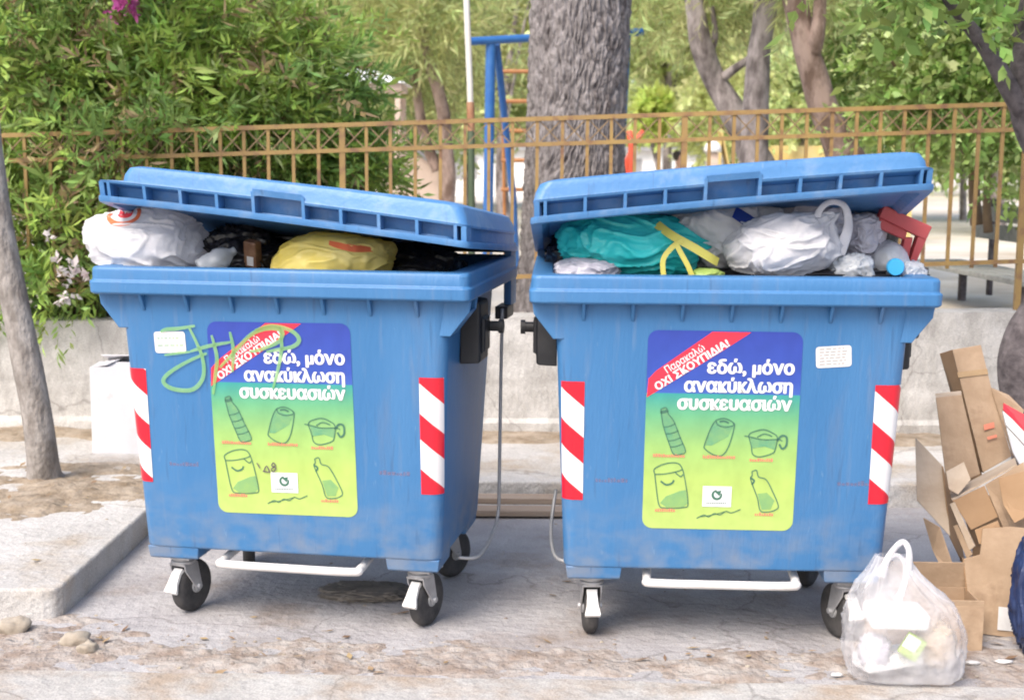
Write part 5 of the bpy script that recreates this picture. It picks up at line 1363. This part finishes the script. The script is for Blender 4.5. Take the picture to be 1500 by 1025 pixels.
board('torn_cardboard', [(1.788, 4.780, 0.557), (1.874, 4.760, 0.588), (1.901, 4.730, 0.437), (1.839, 4.730, 0.401), (1.806, 4.760, 0.460)], .005, M['card_dark'], 'dark brown torn cardboard flap hanging over the printed carton side')
board('torn_cardboard', [(1.577, 4.960, 0.358), (1.615, 4.880, 0.343), (1.659, 4.800, 0.182), (1.630, 4.800, 0.161), (1.594, 4.880, 0.252)], .005, M['card'], 'narrow torn cardboard strip sliding down below the pale standing flap')
board('torn_cardboard', [(1.699, 4.740, 0.372), (1.778, 4.730, 0.411), (1.796, 4.715, 0.354), (1.738, 4.715, 0.317), (1.710, 4.720, 0.326)], .005, M['card_dark'], 'crumpled brown cardboard scrap in the notch of the large notched carton')
# magazines
mg = empty('magazine_stack', (2.004, 5.180, 0.630), 0, 'slanting white and red magazines caught at the right edge of the cardboard heap', 'magazines')
board('cover', [(1.942, 5.180, 0.767), (2.038, 5.140, 0.715), (2.026, 5.100, 0.646), (1.932, 5.150, 0.745)], .008, M['print_red'], parent=mg)
board('page', [(1.930, 5.150, 0.742), (2.030, 5.110, 0.650), (2.022, 5.080, 0.596), (1.935, 5.120, 0.691)], .010, M['paper'], parent=mg)
board('back_cover', [(1.938, 5.125, 0.682), (2.022, 5.080, 0.586), (2.021, 5.020, 0.448), (1.945, 5.060, 0.595)], .010, M['paper'], parent=mg)
board('spine', [(1.939, 5.130, 0.689), (2.026, 5.090, 0.594), (2.023, 5.080, 0.580), (1.938, 5.125, 0.676)], .004, M['print_dark'], parent=mg)
blob('rubbish_bag', (1.835, 4.46, .235), (.085, .09, .225), 18, M['film_blue'], 'dark blue rubbish bag standing at the right edge before the notched carton', group=None, wr=.16)

# clear carrier bag in front
cb = empty('clear_carrier_bag', (1.300, 4.22, .022), R(-4), 'half clear carrier bag with upright handles and white trays inside, on the ground', 'carrier bag')
def clear_film():
    m = bpy.data.materials.new('clear_white_film'); m.use_nodes = True; N = m.node_tree.nodes; L = m.node_tree.links
    b = N['Principled BSDF']; b.inputs['Base Color'].default_value = (.84, .83, .86, 1); b.inputs['Roughness'].default_value = .28
    tc = N.new('ShaderNodeTexCoord'); nz = N.new('ShaderNodeTexNoise'); nz.inputs['Scale'].default_value = 7; nz.inputs['Detail'].default_value = 5
    L.new(tc.outputs['Object'], nz.inputs['Vector'])
    mr = N.new('ShaderNodeMapRange'); mr.inputs['From Min'].default_value = .35; mr.inputs['From Max'].default_value = .65; mr.inputs['To Min'].default_value = .20; mr.inputs['To Max'].default_value = .58
    L.new(nz.outputs['Fac'], mr.inputs['Value'])
    tr = N.new('ShaderNodeBsdfTransparent'); tl = N.new('ShaderNodeBsdfTranslucent'); tl.inputs[0].default_value = (.8, .8, .82, 1)
    m1 = N.new('ShaderNodeMixShader'); m1.inputs[0].default_value = .35; L.new(b.outputs[0], m1.inputs[1]); L.new(tl.outputs[0], m1.inputs[2])
    m2 = N.new('ShaderNodeMixShader'); L.new(mr.outputs[0], m2.inputs[0]); L.new(tr.outputs[0], m2.inputs[1]); L.new(m1.outputs[0], m2.inputs[2])
    L.new(m2.outputs[0], N['Material Output'].inputs['Surface'])
    nz2 = N.new('ShaderNodeTexNoise'); nz2.inputs['Scale'].default_value = 22; L.new(tc.outputs['Object'], nz2.inputs['Vector'])
    bp = N.new('ShaderNodeBump'); bp.inputs['Strength'].default_value = .4; bp.inputs['Distance'].default_value = .02; L.new(nz2.outputs['Fac'], bp.inputs['Height']); L.new(bp.outputs[0], b.inputs['Normal'])
    return m
M['clear_film'] = clear_film()
prof = [(0, .150, .085, 0), (.006, .172, .100, 0), (.04, .184, .108, 0), (.10, .188, .112, -.002), (.16, .188, .112, -.004), (.22, .176, .105, -.008), (.26, .158, .09, -.018), (.30, .122, .070, -.035), (.34, .085, .050, -.045), (.38, .058, .034, -.050), (.405, .046, .026, -.052)]
rings = []
for z in np.linspace(0, .405, 90):
    hw = np.interp(z, [p[0] for p in prof], [p[1] for p in prof]); hd = np.interp(z, [p[0] for p in prof], [p[2] for p in prof]); sx = np.interp(z, [p[0] for p in prof], [p[3] for p in prof])
    rg = []
    for k in range(160):
        a = 2 * math.pi * k / 160; ca, sa = math.cos(a), math.sin(a)
        x = math.copysign(abs(ca) ** .62, ca) * hw; y = math.copysign(abs(sa) ** .62, sa) * hd
        n1 = noise.noise((ca * 2, sa * 2, z * 7)); rd = 1 - abs(noise.noise((ca * 3 + 4, sa * 3, z * 9 + n1))) * 2
        gath = max(0, (z - .22) / .18)
        k_ = 1 + .06 * n1 + .05 * max(0, rd) ** 4 + .022 * max(0, 1 - abs(noise.noise((ca * 5, sa * 5 + 7, z * 14 + n1 * 2))) * 2.4) ** 3 + .012 * noise.noise((ca * 9, sa * 9, z * 40)) + gath * (.10 * math.sin(a * 11 + z * 9) + .06 * math.sin(a * 19))
        rg.append((x * k_ + sx, y * k_, z))
    rings.append(rg)
mb = MB(); mb.loft(rings, True, False); mb.build('bag_film', M['clear_film'], cb, smooth=True)
def loop(pts, w, th):
    lp = smooth_path(pts, 8); rings = []; n = len(lp)
    for i, p in enumerate(lp):
        t = (lp[min(i + 1, n - 1)] - lp[max(i - 1, 0)]).normalized(); s = t.cross(Vector((0, -1, 0))).normalized(); u = t.cross(s)
        ww = w * (1 + .7 * (abs(i / (n - 1) - .5) * 2) ** 3)
        rings.append([p + s * ww * math.cos(a) + u * th * math.sin(a) * (1 + .3 * math.sin(4 * a + i * .5)) for a in [2 * math.pi * k / 10 for k in range(10)]])
    mb = MB(); mb.loft(rings); return mb.build('handle', M['film_white'], cb, smooth=True)
loop([(-.09, -.03, .34), (-.075, -.035, .40), (-.05, -.04, .445), (-.028, -.04, .462), (-.010, -.04, .44), (-.004, -.035, .395), (-.006, -.03, .345)], .0095, .0045)
loop([(-.085, .02, .34), (-.06, .02, .385), (-.03, .015, .40), (-.012, -.02, .38), (-.02, -.055, .33), (-.045, -.075, .275)], .008, .0045)
# what is inside it
def inside(name, loc, dims, rot, m, label, cat, bevel=.006):
    o = MB().box((0, 0, 0), dims).build(name, m, bevel=bevel); o.location = loc; o.rotation_euler = rot; return tag(o, label, cat)
inside('foam_tray', (1.262, 4.20, .232), (.19, .12, .055), (R(6), R(3), R(4)), M['foam'], 'white foam tray near the top of the clear carrier bag', 'tray', .012)
inside('foam_tray', (1.25, 4.23, .075), (.20, .13, .05), (R(-8), R(-6), R(10)), M['foam'], 'second white foam tray at the bottom of the clear carrier bag', 'tray', .012)
o = inside('juice_carton', (1.305, 4.15, .145), (.065, .035, .075), (R(-10), R(28), R(-20)), M['green_item'], 'small green and white drink carton inside the clear carrier bag', 'carton', .003)
MB().box((-.008, -.019, .010), (.045, .004, .045)).build('label', M['paper'], o, bevel=.001)
blob('paper_ball', (1.405, 4.22, .13), (.06, .06, .075), 19, M['card_pale'], 'crumpled pale paper in the right half of the clear carrier bag', 'paper', wr=.2, sub=4)
blob('paper_ball', (1.20, 4.2, .11), (.05, .05, .06), 20, M['film_grey'], 'crumpled grey film in the left half of the clear carrier bag', 'paper', wr=.2, sub=4)
o = blob('flattened_rag', (-0.572, 5.068, 0.015), (.17, .10, .018), 41, M['rag'], 'flattened dark dirty rag lying on the ground under the left bin', 'rag', wr=.25, sub=5)
# scraps on the ground
for i, (p, lab) in enumerate((((1.089, 4.243, 0.010), 'tiny white paper scrap just left of the clear carrier bag'), ((1.578, 4.351, 0.010), 'white paper scrap right of the clear carrier bag'), ((1.688, 4.365, 0.010), 'longer pale scrap before the notched carton'))):
    o = blob('paper_scrap', (p[0], p[1], max(.012, dirt_h(p[0], p[1]) + .008)), (.018 + .006 * i, .012, .005), 30 + i, M['paper'], lab, 'paper scrap', 'paper scraps on the ground', wr=.3, sub=3)
